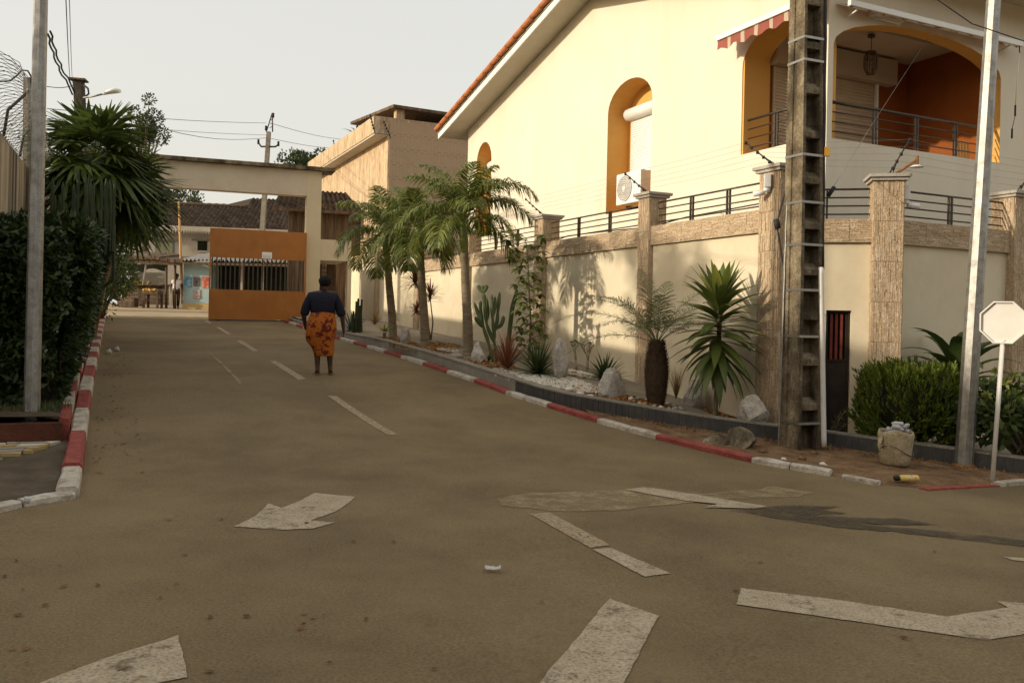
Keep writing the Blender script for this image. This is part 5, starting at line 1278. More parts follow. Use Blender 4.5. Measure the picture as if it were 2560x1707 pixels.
# rocks
def rock(label, px, w, h, seed, sq=(1, .8), at=None, m=None, grp='rocks in the planted bed'):
    b0 = at or bedp(*px); bm = bmesh.new(); bmesh.ops.create_icosphere(bm, subdivisions=4, radius=1); r = random.Random(seed)
    cuts = [(Vector((r.gauss(0, 1), r.gauss(0, 1), r.gauss(.2, .8))).normalized(), r.uniform(.55, .85)) for _ in range(11)]
    for v in bm.verts:
        p = v.co.copy()
        for n, d in cuts:
            e = p.dot(n) - d
            if e > 0: p -= n * e
        p *= 1 + .06 * noise.noise(p * 4 + Vector((seed, 0, 0))) + .03 * noise.noise(p * 11)
        k = 1 - .28 * max(0, p.z)
        v.co = Vector((p.x * w * .62 * k * sq[0], p.y * w * .62 * k * sq[1], p.z * h * .62 + h * .42))
    me = bpy.data.meshes.new('rock'); bm.to_mesh(me); bm.free(); me.materials.append(m or m_rock)
    return tag(place(me, 'rock', b0 - Vector((0, 0, .06)), (0, 0, r.uniform(0, 6))), label, 'rock', grp)
rock('broad pale rock beside the dark spiky rosette', (1528, 988), .56, .5, 1)
rock('tall grey slab rock between dark bush and bare branched shrub', (1398, 945), .36, .72, 2)
rock('rounded upright rock behind the dracaena stem', (1735, 1003), .42, .5, 3)
rock('upright pale rock next to the concrete pole', (1880, 1058), .46, .52, 4)
rock('slim pointed rock between two palm trunks', (1014, 858), .26, .5, 5)
rock('pale rock leaning at the foot of the tallest palm', (1195, 903), .36, .42, 6)
# dracaena
dc = Vector((3.08, 12.95, 0)); dc.z = bed_z(dc.x, dc.y) + .05; t = thing('dracaena', 'big dracaena with broad arching green leaves in front of the wall', 'dracaena', dc)
top = P(1800, 732, dc.y); MB().tube(resample([dc - Vector((0, 0, .1)), dc.lerp(top, .5) + Vector((.02, 0, 0)), top], .12), .035, 10).build('trunk', m_twig, t)
n = 104
for k in range(n):
    f = k / n; z = dc.lerp(top, .48 + .5 * f); az = 2.399 * k + rnd(-.25, .25)
    el = math.radians(-50 + 118 * f ** .9) + rnd(-.18, .18); L = rnd(.72, .92) * (1 if f < .8 else .82)
    b = MB(); blade(b, z + Vector((0, 0, rnd(-.02, .02))), az, el, L, rnd(.12, .16), rnd(.45, .9) * (1.1 if f < .85 else .35), 7, prof=lambda q: (.35 + 1.9 * q if q < .34 else 1) * (1 - max(0, (q - .3) / .7) ** 2.2) + .015); b.build('leaf', m_yellow if f > .82 and k % 3 == 0 else m_drac, t)
# pygmy date palm
dp = bedp(1640, 1008); tp = P(1643, 855, dp.y); t = thing('date_palm', 'short date palm with fat dark trunk and fine feathery fronds', 'palm', dp)
hb = (tp - dp).length; prof = [(0, .12), (.1, .14), (.3, .165), (.5, .18), (.7, .165), (.85, .13), (1, .1)]
MB().tube([dp.lerp(tp, f) for f, _ in prof], [r for _, r in prof], 14).build('trunk', m_dtrunk, t)
b = MB()
for k in range(420):
    f = (k + .5) / 420; az = 2.399 * k; r = 0
    for (a, p), (c, q) in zip(prof, prof[1:]):
        if a <= f <= c: r = p + (q - p) * (f - a) / (c - a)
    o = Vector((math.cos(az), math.sin(az), 0)); p = dp.lerp(tp, f) + o * (r - .012); s = Vector((-o.y, o.x, 0)) * .022; e = p + o * .045 + Vector((0, 0, .05))
    b.face([p - s - Vector((0, 0, .02)), p + s - Vector((0, 0, .02)), e + s * .5, e - s * .5]); b.face([p - s + Vector((0, 0, .03)), e - s * .5, e + s * .5, p + s + Vector((0, 0, .03))])
o = b.build('frond_stub', m_dtrunk, t); o['kind'] = 'stuff'
spec = [(PI - .1, .75, 1.55, 1.5), (PI + .25, .35, 1.35, 1.2), (PI - .5, 1.05, 1.3, 1.3), (1.9, 1.35, 1.2, .7), (1.2, 1.25, 1.15, .9), (.5, .95, 1.15, 1.2), (.1, .7, 1.1, 1.3), (-.4, .8, 1.0, 1.4), (-1.2, .95, .9, 1.5), (-2.1, .8, 1.0, 1.6), (2.6, 1.0, 1.3, 1.3), (-2.7, 1.1, 1.2, 1.4), (.0, 1.2, 1.1, 1.0), (-1.7, 1.25, .95, 1.2), (2.2, .7, 1.2, 1.3)]
for k, (az, el, L, dr) in enumerate(spec):
    b = MB(); frond(b, tp - Vector((0, 0, .03)), az, el, L * 1.22, dr * .95, 46, .3, .0105, 300 + k, vdroop=.35, rach=.008, stem=.2); b.build('frond', [m_date, m_date], t)
def rosette(name, label, px, n, L, w, m, cat, el0=80, el1=5, bend=.3, group=None, base=None, zoff=0.0, trunk=0.0):
    c = base or bedp(*px); t = thing(name, label, cat, c, group); c2 = c + Vector((0, 0, trunk))
    if trunk: MB().tube([c - Vector((0, 0, .05)), c2], [.05, .04], 8).build('stem', m_twig, t)
    for k in range(n):
        f = (k + .5) / n; b = MB()
        blade(b, c2 + Vector((0, 0, .03)), 2.399 * k + rnd(-.15, .15), math.radians(el0 - (el0 - el1) * f) + rnd(-.1, .1), L * rnd(.8, 1.1), w, bend * rnd(.5, 1.5), 5, prof=lambda q: (1 if q > .15 else .7 + 2 * q) * (1 - q ** 1.7) + .02, fold=.45); b.build('leaf', m, t)
    return t
rosette('agave', 'dark green spiky rosette behind the broad pale rock', (1512, 945), 52, .52, .06, m_dgreen, 'agave')
rosette('sword_plant', 'dense dark spiky bush between reddish blades and the tall grey slab', (1345, 936), 120, .68, .036, m_dgreen, 'plant', el1=-5)
rosette('bromeliad', 'reddish green grassy blades at the foot of the cactus', (1268, 925), 80, .72, .03, m_redleaf, 'plant', el0=88, el1=35, bend=.4)
rosette('agave', 'large blue grey agave near the walking woman', (880, 828), 60, .62, .05, m_blue, 'agave', el1=0, bend=.2)
rosette('yucca', 'tawny dry blades growing beside the blue grey agave', (937, 812), 34, .5, .028, m_brown, 'plant', el0=85, el1=25, bend=.4)
rosette('cycad', 'small bright yellow green rosette on a short stem before the first palm', (961, 848), 22, .32, .045, m_yellow, 'cycad', el0=60, el1=5, bend=.7, trunk=.16)
rosette('dark_rosette', 'dark drooping rosette wrapped around the first palm trunk', (985, 815), 40, .42, .028, m_dgreen, 'plant', el0=85, el1=0, bend=1.1, trunk=.2)
rosette('agave', 'small agave at the foot of the middle palm', (1060, 862), 20, .18, .03, m_blue, 'agave', el1=10)
rosette('grass_clump', 'slim upright clump of grass between date palm and rounded rock', (1690, 990), 60, .6, .009, m_brown, 'plant', el0=89, el1=68, bend=.35)
rosette('yucca', 'short dark spiky plant low under the dracaena leaves', (1850, 1010), 30, .3, .03, m_dgreen, 'plant', el1=15)
# red cordyline
c = bedp(1077, 850); t = thing('cordyline', 'red leaved cordyline on thin bent stems behind the middle palm', 'cordyline', c)
for (u, v, n, L) in ((1040, 705, 70, .55), (1075, 742, 44, .42), (1043, 775, 30, .36)):
    hd_ = P(u, v, c.y + .1); MB().tube([c - Vector((0, 0, .05)), c.lerp(hd_, .4) + Vector((.06, 0, 0)), hd_], [.022, .018, .014], 6).build('stem', m_twig, t)
    for k in range(n):
        b = MB(); blade(b, hd_ + Vector((0, 0, rnd(-.12, .1))), 2.399 * k, math.radians(85 - 105 * k / n), L * rnd(.8, 1.1), .045, rnd(.3, .9), 4, fold=.3); b.build('leaf', m_redleaf, t)
# euphorbia cactus
c = bedp(1237, 905); cyY = c.y; t = thing('cactus', 'branching green cactus with upright arms in front of the wall', 'cactus', c)
zc = lambda q: [P(820 + x / 3.675, 640 + y / 3.675, cyY + o) for x, y, o in q]
ARMS = [[(1520, 980, 0), (1475, 800, 0), (1425, 655, 0), (1405, 560, .05), (1396, 410, .05)], [(1425, 655, 0), (1385, 620, -.05), (1350, 555, -.1)], [(1410, 600, 0), (1375, 520, .1), (1342, 425, .15)],
        [(1550, 980, .05), (1535, 800, .05), (1480, 700, .02), (1450, 600, 0), (1440, 470, 0), (1425, 330, 0)], [(1425, 335, 0), (1395, 305, .03), (1382, 268, .05)], [(1425, 335, 0), (1450, 300, -.02), (1458, 265, -.03)], [(1424, 335, 0), (1420, 270, 0)],
        [(1455, 600, 0), (1468, 520, .06), (1456, 380, .08)], [(1532, 760, .05), (1512, 600, 0), (1505, 470, 0), (1503, 352, 0)], [(1510, 560, 0), (1530, 480, .05), (1535, 368, .06)], [(1535, 690, .05), (1555, 590, .1), (1560, 500, .1), (1577, 332, .12)], [(1540, 665, .05), (1585, 640, 0), (1605, 600, -.03), (1614, 548, -.05)], [(1520, 860, 0), (1500, 900, 0), (1470, 960, .1)]]
for a in ARMS:
    pts = resample(smooth_line(zc(a), 1), .05); n = len(pts)
    MB().tube(pts, [(.026 + .016 * abs(math.sin(k * .42)) if k < n - 1 else .008) * (1 if k > 0 else .8) for k in range(n)], 5, sm=False).build('arm', m_cactus, t)
t = thing('cactus', 'single tall leaning cactus column beside the leafy slender shrub', 'cactus', bedp(1282, 900)); q = bedp(1282, 900).y + .6
pts = resample([P(820 + x / 3.675, 640 + y / 3.675, q) for x, y in ((1655, 900), (1665, 700), (1690, 480), (1738, 308))], .08); MB().tube(pts, [.05] * (len(pts) - 1) + [.015], 5, sm=False).build('column', m_cactus, t)
t = thing('cactus', 'dark clustered cactus behind the blue grey agave', 'cactus', bedp(895, 815))
for k in range(9): q = P(880 + k * 3.4 + rnd(-3, 3), 745 + rnd(0, 55), 23.0 + rnd(-.3, .3)); MB().tube([Vector((q.x, q.y, zg(q.x, q.y) + .1)), q + Vector((rnd(-.04, .04), 0, -.02)), q], [.028, .03, .012], 5, sm=False).build('column', m_darkstem, t)
# slender leafy shrub with shadow on the wall
c = bedp(1328, 880); c = WALL0 + WD * 5.64 - FD * 1.24; sy = c.y; c.z = bed_z(c.x, c.y)
t = thing('slender_shrub', 'tall slender shrub with tiers of drooping leaves against the wall', 'shrub', c)
pts = [c - Vector((0, 0, .1))] + [P(820 + x / 3.675, 640 + y / 3.675, sy) for x, y in ((1858, 740), (1862, 600), (1848, 350), (1840, 180), (1835, 20), (1815, -150))]
MB().tube(pts, [.03, .026, .022, .018, .015, .012, .008], 7).build('stem', m_twig, t)
rs = resample(pts, .04); nn_ = len(rs)
for k in range(8, nn_):
    az = 2.399 * k; wd = .17 + .12 * (.5 + .5 * math.sin(k * .55)) + (.1 if k > nn_ * .75 else 0); q = rs[k]; d = Vector((math.cos(az), math.sin(az), .35)); e = q + d * wd
    b = MB(); b.tube([q, e], [.006, .003], 4, m=1)
    for j in range(8):
        a2 = az + (j - 3.5) * .7; blade(b, e, a2, rnd(-.5, .35), rnd(.14, .22), rnd(.065, .09), rnd(.9, 1.5), 4, prof=lambda s: math.sin(PI * min(1, s * .92 + .06)) ** .8)
    b.build('leaf_whorl', [m_slender, m_twig], t)
# bare branched desert rose
c = bedp(1448, 918); t = thing('desert_rose', 'bare pale branched shrub with tiny leaf tips in front of the wall', 'shrub', c)
def branch(b, tips, p, d, L, r, dep):
    q = p + d * L; b.tube([p, p.lerp(q, .5) + rvec() * .01, q], [r, r * .85, r * .75], 6)
    if dep == 0: tips.append((q, d)); return
    for k in range(2 if dep < 3 else 3): branch(b, tips, q, (d + rvec() * .55 + Vector((0, 0, .25))).normalized(), L * rnd(.65, .85), r * .72, dep - 1)
for k, (o, s) in enumerate((((-.05, 0, 0), 5), ((.16, .05, 0), 9))):
    random.seed(s); b = MB(); tips = []; branch(b, tips, c + Vector(o), Vector((-.1 + .15 * k, 0, 1)).normalized(), .2, .032, 3); b.build('branches', mat('pale_bark', [(.26, .21, .14), (.36, .3, .2)], scale=8), t)
    b = MB()
    for q, d in tips:
        for j in range(5): leaf(b, q, d + rvec() * .8, .04, .018)
    b.build('leaf_tips', m_shrub, t)
random.seed(21)
# twiggy plants near the pole and the door
def twiggy(name, label, c, n, L, m, leaves, seed):
    random.seed(seed); t = thing(name, label, 'shrub', c); b = MB(); lf = MB()
    for k in range(n):
        az = rnd(0, 6.28); d = Vector((math.cos(az) * .6, math.sin(az) * .6, rnd(.5, 1))).normalized(); p = c.copy(); pts = [p]
        for j in range(5): d = (d + rvec() * .25).normalized(); p = p + d * L / 5; pts.append(p)
        b.tube(pts, [.008, .007, .006, .005, .004, .003], 5)
        for j in range(leaves): q = random.choice(pts[2:]); leaf(lf, q, rvec() + Vector((0, 0, .3)), .06, .03)
    b.build('twigs', m_twig, t); lf.build('leaves', m, t); random.seed(seed + 1)
q = Vector((4.55, 12.35, 0)); q.z = bed_z(q.x, q.y); twiggy('thorn_shrub', 'thin straggly shrub in front of the little metal door', q, 9, .5, m_shrub, 7, 31)
q = bedp(1862, 1015); twiggy('thorn_shrub', 'twiggy sparse shrub beneath the dracaena beside the wall pillar', q, 12, .55, m_shrub, 4, 33)
# ------------------------------------------------------------------ bush, broad leaves and shrub behind the sign
cb = Vector((5.45, 12.0, 0)); cb.z = bed_z(cb.x, cb.y)
t = thing('cypress_bush', 'clipped green cypress bush with bright feathery tips by the wall', 'shrub', cb)
MB().tube([cb, cb + Vector((0, 0, .5))], [.05, .04], 7).build('stem', m_twig, t)
core = MB(); bx0, bx1 = P(2170, 1000, 12.0).x, P(2400, 1000, 12.0).x
cx, hw = (bx0 + bx1) / 2, (bx1 - bx0) / 2
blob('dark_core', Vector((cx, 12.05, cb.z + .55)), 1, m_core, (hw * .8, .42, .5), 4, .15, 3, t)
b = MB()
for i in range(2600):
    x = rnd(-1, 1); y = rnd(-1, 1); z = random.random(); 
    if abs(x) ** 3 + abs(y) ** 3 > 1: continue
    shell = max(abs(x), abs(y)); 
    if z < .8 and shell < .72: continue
    zz = cb.z + .05 + 1.0 * z - .1 * abs(x) ** 3 - (.12 * (1 - shell) if z < .2 else 0); kx = 1 + (.1 * math.sin(z * PI)) - .12 * (z < .2)
    p = Vector((cx + x * hw * kx, 12.05 + y * .5 * kx, zz)); d = (Vector((x * .5, y * .5, 1.1 if z > .5 else .5)) + rvec() * .3).normalized(); L = rnd(.14, .26)
    for j in range(6):
        q = p + d * L * j / 6; leaf(b, q, d + rvec() * .55, L * .5 * (1.1 - j / 8), .028)
    leaf(b, p + d * L * .4, d, L * .7, .03)
b.build('sprays', m_cyp, t)
cl = Vector((6.4, 12.35, 0)); cl.z = bed_z(cl.x, cl.y)
t = thing('broadleaf_plant', 'lush plant with long broad glossy leaves behind the galvanised pole', 'plant', cl); hubp = cl + Vector((0, 0, .8))
for k in range(30):
    f = k / 30; az = 2.399 * k; b = MB(); blade(b, hubp + Vector((0, 0, .3 * (1 - f))), az, math.radians(85 - 75 * f), rnd(.95, 1.25), rnd(.17, .23), rnd(1.3, 2.0), 9, prof=lambda q: math.sin(PI * min(1, .08 + q * .92)) ** .7, fold=.2); b.build('leaf', m_dgreen if k % 3 else m_shrub, t)
for k in range(4): MB().tube([cl + Vector((rnd(-.1, .1), rnd(-.1, .1), -.05)), hubp + Vector((rnd(-.05, .05), rnd(-.05, .05), .2))], [.03, .02], 6).build('stem', m_twig, t)
cs_ = Vector((6.85, 11.3, 0)); cs_.z = bed_z(cs_.x, cs_.y)
t = bush('croton_shrub', 'dense leafy shrub with pale yellow tips behind the octagonal sign', cs_, .75, .5, .62, 1900, .13, .065, m_shrub, seed=12, clumps=26)
b = MB(); 
for k in range(16):
    q = cs_ + Vector((rnd(-.7, .5), rnd(-.5, .0), rnd(.75, 1.25)))
    for j in range(9): leaf(b, q, rvec() + Vector((0, -.2, .5)), .09, .045)
b.build('yellow_leaves', m_yellow, t)
bush('croton_shrub', 'low dark shrub at the end of the tiled edging', (7.8, 10.9, -.1), .7, .5, .55, 1400, .13, .06, m_shrub, seed=15, clumps=18)
bush('croton_shrub', 'dark leafy shrub between the cypress bush and the pole', (6.15, 11.75, -.05), .4, .35, .5, 900, .12, .06, m_dgreen, seed=16, clumps=12)
# ------------------------------------------------------------------ litter, gravel
def scatter(name, label, zones, m, size, flat, seed, kind='stuff', lift=.0):
    r = random.Random(seed); b = MB()
    for (c, rx, ry, n) in zones:
        for i in range(n):
            a = r.uniform(0, 2 * PI); d = math.sqrt(r.random()); e = WD * (ry * d * math.cos(a)) + FD * (rx * d * math.sin(a)); p = c + e
            z = bed_z(p.x, p.y) + lift; s = size * r.uniform(.5, 1.3); ro = r.uniform(0, 6.3); ux = Vector((math.cos(ro), math.sin(ro), r.uniform(-.3, .3))) * s; uy = Vector((-math.sin(ro), math.cos(ro), r.uniform(-.3, .3))) * s * r.uniform(.5, .9); q = Vector((p.x, p.y, z + s * .3))
            if flat:
                b.face([q - ux, q + uy + Vector((0, 0, s * .35)), q + ux, q - uy + Vector((0, 0, s * .1))])
            else:
                t_, bo = q + Vector((r.uniform(-.3, .3) * s, 0, s * .55)), q - Vector((0, 0, s * .5)); P4 = [q - ux, q - uy, q + ux, q + uy]
                i0 = len(b.v); b.v += [tuple(x) for x in P4 + [t_, bo]]
                for k in range(4):
                    b.f.append((i0 + k, i0 + (k + 1) % 4, i0 + 4)); b.m.append(0); b.sm.append(False); b.f.append((i0 + (k + 1) % 4, i0 + k, i0 + 5)); b.m.append(0); b.sm.append(False)
    o = b.build(name, m); tag(o, label, kind=kind); return o
bp = lambda u, v: bedp(u, v)
scatter('leaf_litter', 'orange brown leaf litter spread over the planted bed', [(bp(985, 852), .45, 1.0, 700), (bp(1050, 868), .6, 1.3, 1300), (bp(1105, 862), .4, .8, 500), (bp(1230, 915), .45, .9, 900), (bp(1500, 985), .35, .7, 700), (bp(1590, 1000), .3, .5, 500), (bp(1640, 1010), .3, .35, 350), (bp(1800, 1020), .22, .4, 400), (bp(1850, 1035), .2, .3, 200), (bp(1440, 935), .35, .4, 300)], m_chip, .028, True, 1)
scatter('white_gravel', 'white gravel around the spiky bushes of the planted bed', [(bp(1300, 940), .45, .9, 1500), (bp(1400, 955), .45, .8, 1500), (bp(1440, 930), .4, .6, 900), (bp(1470, 970), .3, .5, 600), (Vector((4.8, 12.5, 0)), .4, .15, 200), (Vector((6.1, 11.95, 0)), .5, .15, 250), (bp(1120, 876), .2, .4, 200)], m_gravel, .024, False, 2)
for k in range(20):
    a = 2 * PI * k / 20 + rnd(-.1, .1); rr0 = rnd(.33, .42); q = dp + Vector((rr0 * math.cos(a), rr0 * math.sin(a), 0)); q.z = bed_z(q.x, q.y)
    tag(blob('pebble', q + Vector((0, 0, .015)), rnd(.02, .036), m_rock if k % 3 else m_gravel, (1.3, 1, .7), k, .45, 2), 'cream pebble in the ring around the fat date palm trunk', 'pebble', 'pebbles ringing the date palm')
for k, (u, v, s) in enumerate(((1450, 985, .06), (1475, 992, .05), (1425, 975, .07), (1562, 1012, .05), (1590, 1015, .05), (1110, 878, .07), (1142, 895, .1), (935, 845, .06))):
    q = bedp(u, v); lab_ = ['pale pebble in the gravel just before the broad rock', 'pale pebble on the bed rim touching the broad rock', 'largest pale pebble in the gravel between slab rock and broad rock', 'small cobble close to the broad rock on the date palm side', 'small cobble halfway between broad rock and date palm', 'flat stone in the leaf litter beside the tallest palm', 'long flat stone lying before the tallest palm trunk', 'tan stone near the small yellow green rosette'][k]
    tag(blob('pebble', q + Vector((0, 0, s * .3)), s, m_gravel if k < 5 else m_rock, (1.3, 1, .6), 40 + k, .3, 2), lab_, 'pebble', 'loose stones in the bed')
# ------------------------------------------------------------------ poles by the road
def lamp_post(label, ub, vb, ut, Y, r0, r1):
    a, c = P(ub, vb, Y), P(ut, 0, Y); d = (c - a) / (c.z - a.z); base = a - d * .12
    top = a + d * 8.2; t = thing('lamp_post', label, 'pole', a, 'galvanised poles')
    MB().tube([base, a.lerp(top, .5), top], [r0, (r0 + r1) / 2, r1], 8, sm=False).build('shaft', m_galv, t)
    arm = [top, top + Vector((.3, -.2, .35)), top + Vector((1.1, -.6, .5))]; MB().tube(arm, .03, 8).build('arm', m_galv, t)
    MB().tube([arm[-1], arm[-1] + Vector((.25, -.15, .03)), arm[-1] + Vector((.55, -.3, .02))], [.05, .11, .05], 10, ellip=.6).build('lamp_head', m_wpaint, t)
    return t, a
t, a = lamp_post('galvanised eight sided lamp post rising in front of the dark hedge', 79, 1052, 102, 9.6, .085, .062)
tag(blob('rock', Vector((a.x + .0, a.y - .1, a.z - .08)), .11, m_greyc, (1.2, .8, .9), 9, .35, 3), 'rough concrete lump at the foot of the hedge side lamp post', 'rock')
t, a = lamp_post('galvanised lamp post standing in the dirt beside the octagonal sign', 2409, 1172, 2484, 11.12, .115, .075)
b = MB(); b.tube([a - Vector((0, 0, .05)), a + Vector((0, 0, .07))], [.16, .125], 10); b.build('rusty_foot', m_rust, t)
# concrete distribution pole with recessed panels
CYd = 11.4
def mid(v): return P(1995 + (1132 - v) * (18.0 / 1132), v, CYd)
eL, eR = Vector((-.375, .927, 0)).normalized(), Vector((.927, .375, 0)).normalized()
base = mid(1140); cp = thing('concrete_pole', 'tall weathered concrete power pole with recessed panels and steel bands', 'power pole', base)
def side_a(z): return max(.2, .395 - .0145 * (z - base.z))
def sec(z, pts, out=0.0):
    v = 1140 - (z - base.z) / CYd * F; m = mid(v); m.z = z; s = side_a(z)
    return [m + eL * (l * s + (out if l > .5 else -out)) + eR * (r * s + (out if r > .5 else -out)) for l, r in pts]
PR = [(0, 0), (0, .14), (.48, .14), (.48, .86), (0, .86), (0, 1), (1, 1), (1, 0), (.66, 0), (.64, .06), (.46, .06), (.44, 0)]
zs_ = [base.z - .3 + k * .5 for k in range(24)]
MB().loft([sec(z, PR) for z in zs_], sm=False).build('shaft', m_conc, cp)
vr = [1018, 905, 790, 678, 562, 448, 333, 222, 110, 0, -112, -224, -336, -448]
for v in vr:
    z = mid(v).z; lo, hi = z - .045, z + .03
    MB().loft([sec(lo, [(.02, .14), (.5, .14), (.5, .86), (.02, .86)]), sec(hi, [(.01, .14), (.5, .14), (.5, .86), (.01, .86)]), sec(hi + .09, [(.3, .14), (.5, .14), (.5, .86), (.3, .86)])], sm=False).build('rung', m_conc, cp)
for yb in (78, 130, 348, 457, 555, 660, 767, 968):
    z = mid(yb * Dp + 6).z; o = sec(z - .016, [(0, 0), (0, 1), (1, 1), (1, 0)], .006); p = sec(z + .016, [(0, 0), (0, 1), (1, 1), (1, 0)], .006)
    MB().loft([o, p], sm=False).build('steel_band', m_steel, cp)
def along(u0, v0, u1, v1, Y, r, name, m, n=8, wob=0.0, lab=None, parent=cp):
    a, c = P(u0, v0, Y), P(u1, v1, Y); k = 24
    return MB().tube([a.lerp(c, i / k) + Vector((wob * math.sin(i * 1.9), 0, 0)) for i in range(k + 1)], r, n).build(name, m, parent)
along(2052, 668, 2060, 1116, CYd + .12, .035, 'pvc_pipe', m_pvc, 12)
along(2070, -700, 2054, 672, CYd + .16, .032, 'black_cable', m_cable, 8, .004)
along(1968, 500, 1946, 1135, CYd + .28, .014, 'conduit', m_galv, 6, .002)
along(1965, 470, 1942, 560, CYd + .35, .012, 'service_cable', m_cable, 6); along(1942, 560, 1966, 720, CYd + .35, .012, 'service_cable', m_cable, 6)
MB().tube([P(1940, 548, CYd + .35), P(1945, 572, CYd + .35)], .04, 8).build('cable_clamp', m_cable, cp)
MB().obox(P(2062, 390, CYd + .1), (.07, 0, 0), (0, .06, 0), (0, 0, .12)).build('orange_tag', mat('amber_plastic', [(.5, .25, .03), (.6, .33, .06)], rough=.4), cp)
a, c = P(2078, 476, CYd + .3), P(2250, 200, 16)
tag(MB().tube([a, a.lerp(c, .5), P(2420, -60, 17)], .004, 4).build('stay_wire', m_galv, loc=a), 'thin slanting stay wire rising past the balcony arch', 'wire')
MB().tube([P(2070, 490, CYd + .3), P(2086, 468, CYd + .3)], .03, 6).build('wire_anchor', m_cable, cp)
tag(MB().tube([P(2300, -30, 9), P(2430, 60, 9.5), P(2640, 130, 10)], .006, 4).build('overhead_wire', m_cable, loc=P(2300, -30, 9)), 'dark overhead wire crossing above the balcony beside the lamp post', 'wire')
# broken concrete lump, rubble
rock('broken block of dark concrete lying by the tiled edging', None, .62, .3, 14, (1.1, .6), G(1850, 1112, .04), m_conc, None); rock('low broken concrete fragment beside the dark concrete block', None, .4, .18, 15, (1.2, .7), G(1800, 1108, .04), m_conc, None)
r_ = random.Random(3); b = MB()
for i in range(900):
    u = r_.uniform(0, 1); p = vk[2].lerp(vk[-1], u) + Vector((r_.uniform(.1, 1.2) * .3, r_.uniform(.15, 1.1), 0)); z = zg(p.x, p.y) + .05; s = r_.uniform(.006, .028) * (1 if r_.random() < .9 else 1.6)
    b.tube([Vector((p.x, p.y, z - s)), Vector((p.x + s * .4, p.y, z + s * .8))], [s, s * .55], 5, sm=False)
tag(b.build('rubble', m_dirt), 'crumbs of earth and rubble on the dirt verge', kind='stuff')
for k, (u, v, s, lab) in enumerate(((1960, 1148, .028, 'small white stone near the kerb below the concrete pole'), (2057, 1160, .035, 'rounded cream stone on the dirt between pole and sack'), (2035, 1133, .045, 'crumbled rubble lump at the foot of the pvc pipe'), (1908, 1128, .05, 'brown clod of earth at the base of the concrete pole'), (2006, 1146, .045, 'grey rubble piece by the edge of the concrete pole'))):
    tag(blob('stone', G(u, v, .06), s, m_gravel if k < 2 else m_dirt, (1.2, 1, .7), 60 + k, .5, 2), lab, 'stone')
# octagonal sign seen from behind
sb_ = G(2481, 1199, .04); SYd = sb_.y; t = thing('road_sign', 'blank grey back of an octagonal stop sign on a thin post', 'sign', sb_)
ctr = P(2509, 806, SYd); d = (P(2506, 860, SYd) - sb_); MB().tube([sb_ - d.normalized() * .1, P(2507, 850, SYd), P(2508, 851, SYd)], .026, 12).build('post', m_pvc, t)
sx = Vector((.76, -.65, 0)).normalized(); sn = Vector((sx.y, -sx.x, 0)); su = Vector((.0, 0, 1)); R8 = .245
def oct_(r, off): return [ctr + sn * off + sx * (r * math.cos(PI / 8 + k * PI / 4) / math.cos(PI / 8)) + su * (r * math.sin(PI / 8 + k * PI / 4) / math.cos(PI / 8)) for k in range(8)]
m_sign = mat('grey_white_enamel', [(.6, .57, .52), (.66, .63, .58)], scale=5, rough=.5, spec=.4); m_sred = mat('red_enamel', [(.5, .03, .02), (.55, .04, .03)], rough=.4)
MB().loft([oct_(R8, -.012), oct_(R8, .006)], sm=False).build('plate', m_sign, t)
MB().loft([oct_(R8 - .002, -.02), oct_(R8 - .002, -.013)], sm=False).build('red_face', m_sred, t)
b = MB(); o1, o2, i1, i2 = oct_(R8 + .004, -.014), oct_(R8 + .004, .04), oct_(R8 - .012, .04), oct_(R8 - .012, .007)
for k in range(8):
    j = (k + 1) % 8
    for A_, B_ in ((o1, o2), (o2, i1), (i1, i2)): b.face([A_[k], A_[j], B_[j], B_[k]])
b.build('rim', m_sign, t)
b = MB(); o3, o4 = oct_(R8 + .005, -.02), oct_(R8 + .005, -.0142)
for k in range(8): j = (k + 1) % 8; b.face([o3[k], o3[j], o4[j], o4[k]])
b.build('red_edge', m_sred, t)
# woven sack with plastic bottles
q = G(2238, 1163, .05); t = thing('woven_sack', 'dirty woven sack rolled open at the top, tied with string', 'sack', q)
m_sack = mat('woven_sack', [(.3, .24, .14), (.42, .34, .21), (.48, .41, .28)], scale=9, rough=.9, bump=2, bs=70, fine=.25, fs=60, stain=(5, .5, (.16, .12, .07), (1, 1, 1)))
rings = []; pr = [(.0, .13), (.03, .17), (.12, .185), (.24, .2), (.33, .205), (.38, .21), (.42, .2), (.43, .185), (.38, .175), (.3, .165)]
for z, r in pr:
    rings.append([q + Vector((math.cos(a) * r * (1 + .07 * nz(math.cos(a) * 2, math.sin(a) * 2, z * 7) + .03 * math.sin(a * 9 + z * 14)), math.sin(a) * r * (1 + .05 * nz(math.cos(a) * 3, 4, z * 9)), z + .02 * math.sin(a * 3 + 1) * (z > .3))) for a in [2 * PI * k / 40 for k in range(40)]])
b = MB(); b.loft(rings, cap=True); b.build('bag', m_sack, t)
MB().tube([q + Vector((.2 * math.cos(a), .2 * math.sin(a), .2 + .06 * math.sin(a * 2))) for a in [2 * PI * k / 30 for k in range(31)]], .006, 5).build('string', m_twig, t)
MB().tube([q + Vector((-.2, -.06, .36)), q + Vector((-.25, -.1, .26)), q + Vector((-.24, -.12, .18))], [.03, .02, .012], 6).build('loose_flap', m_sack, t)
m_pet = mat('clear_plastic', [(.55, .53, .52), (.68, .67, .67)], scale=12, rough=.2, spec=.6, trans=.3)
random.seed(8)
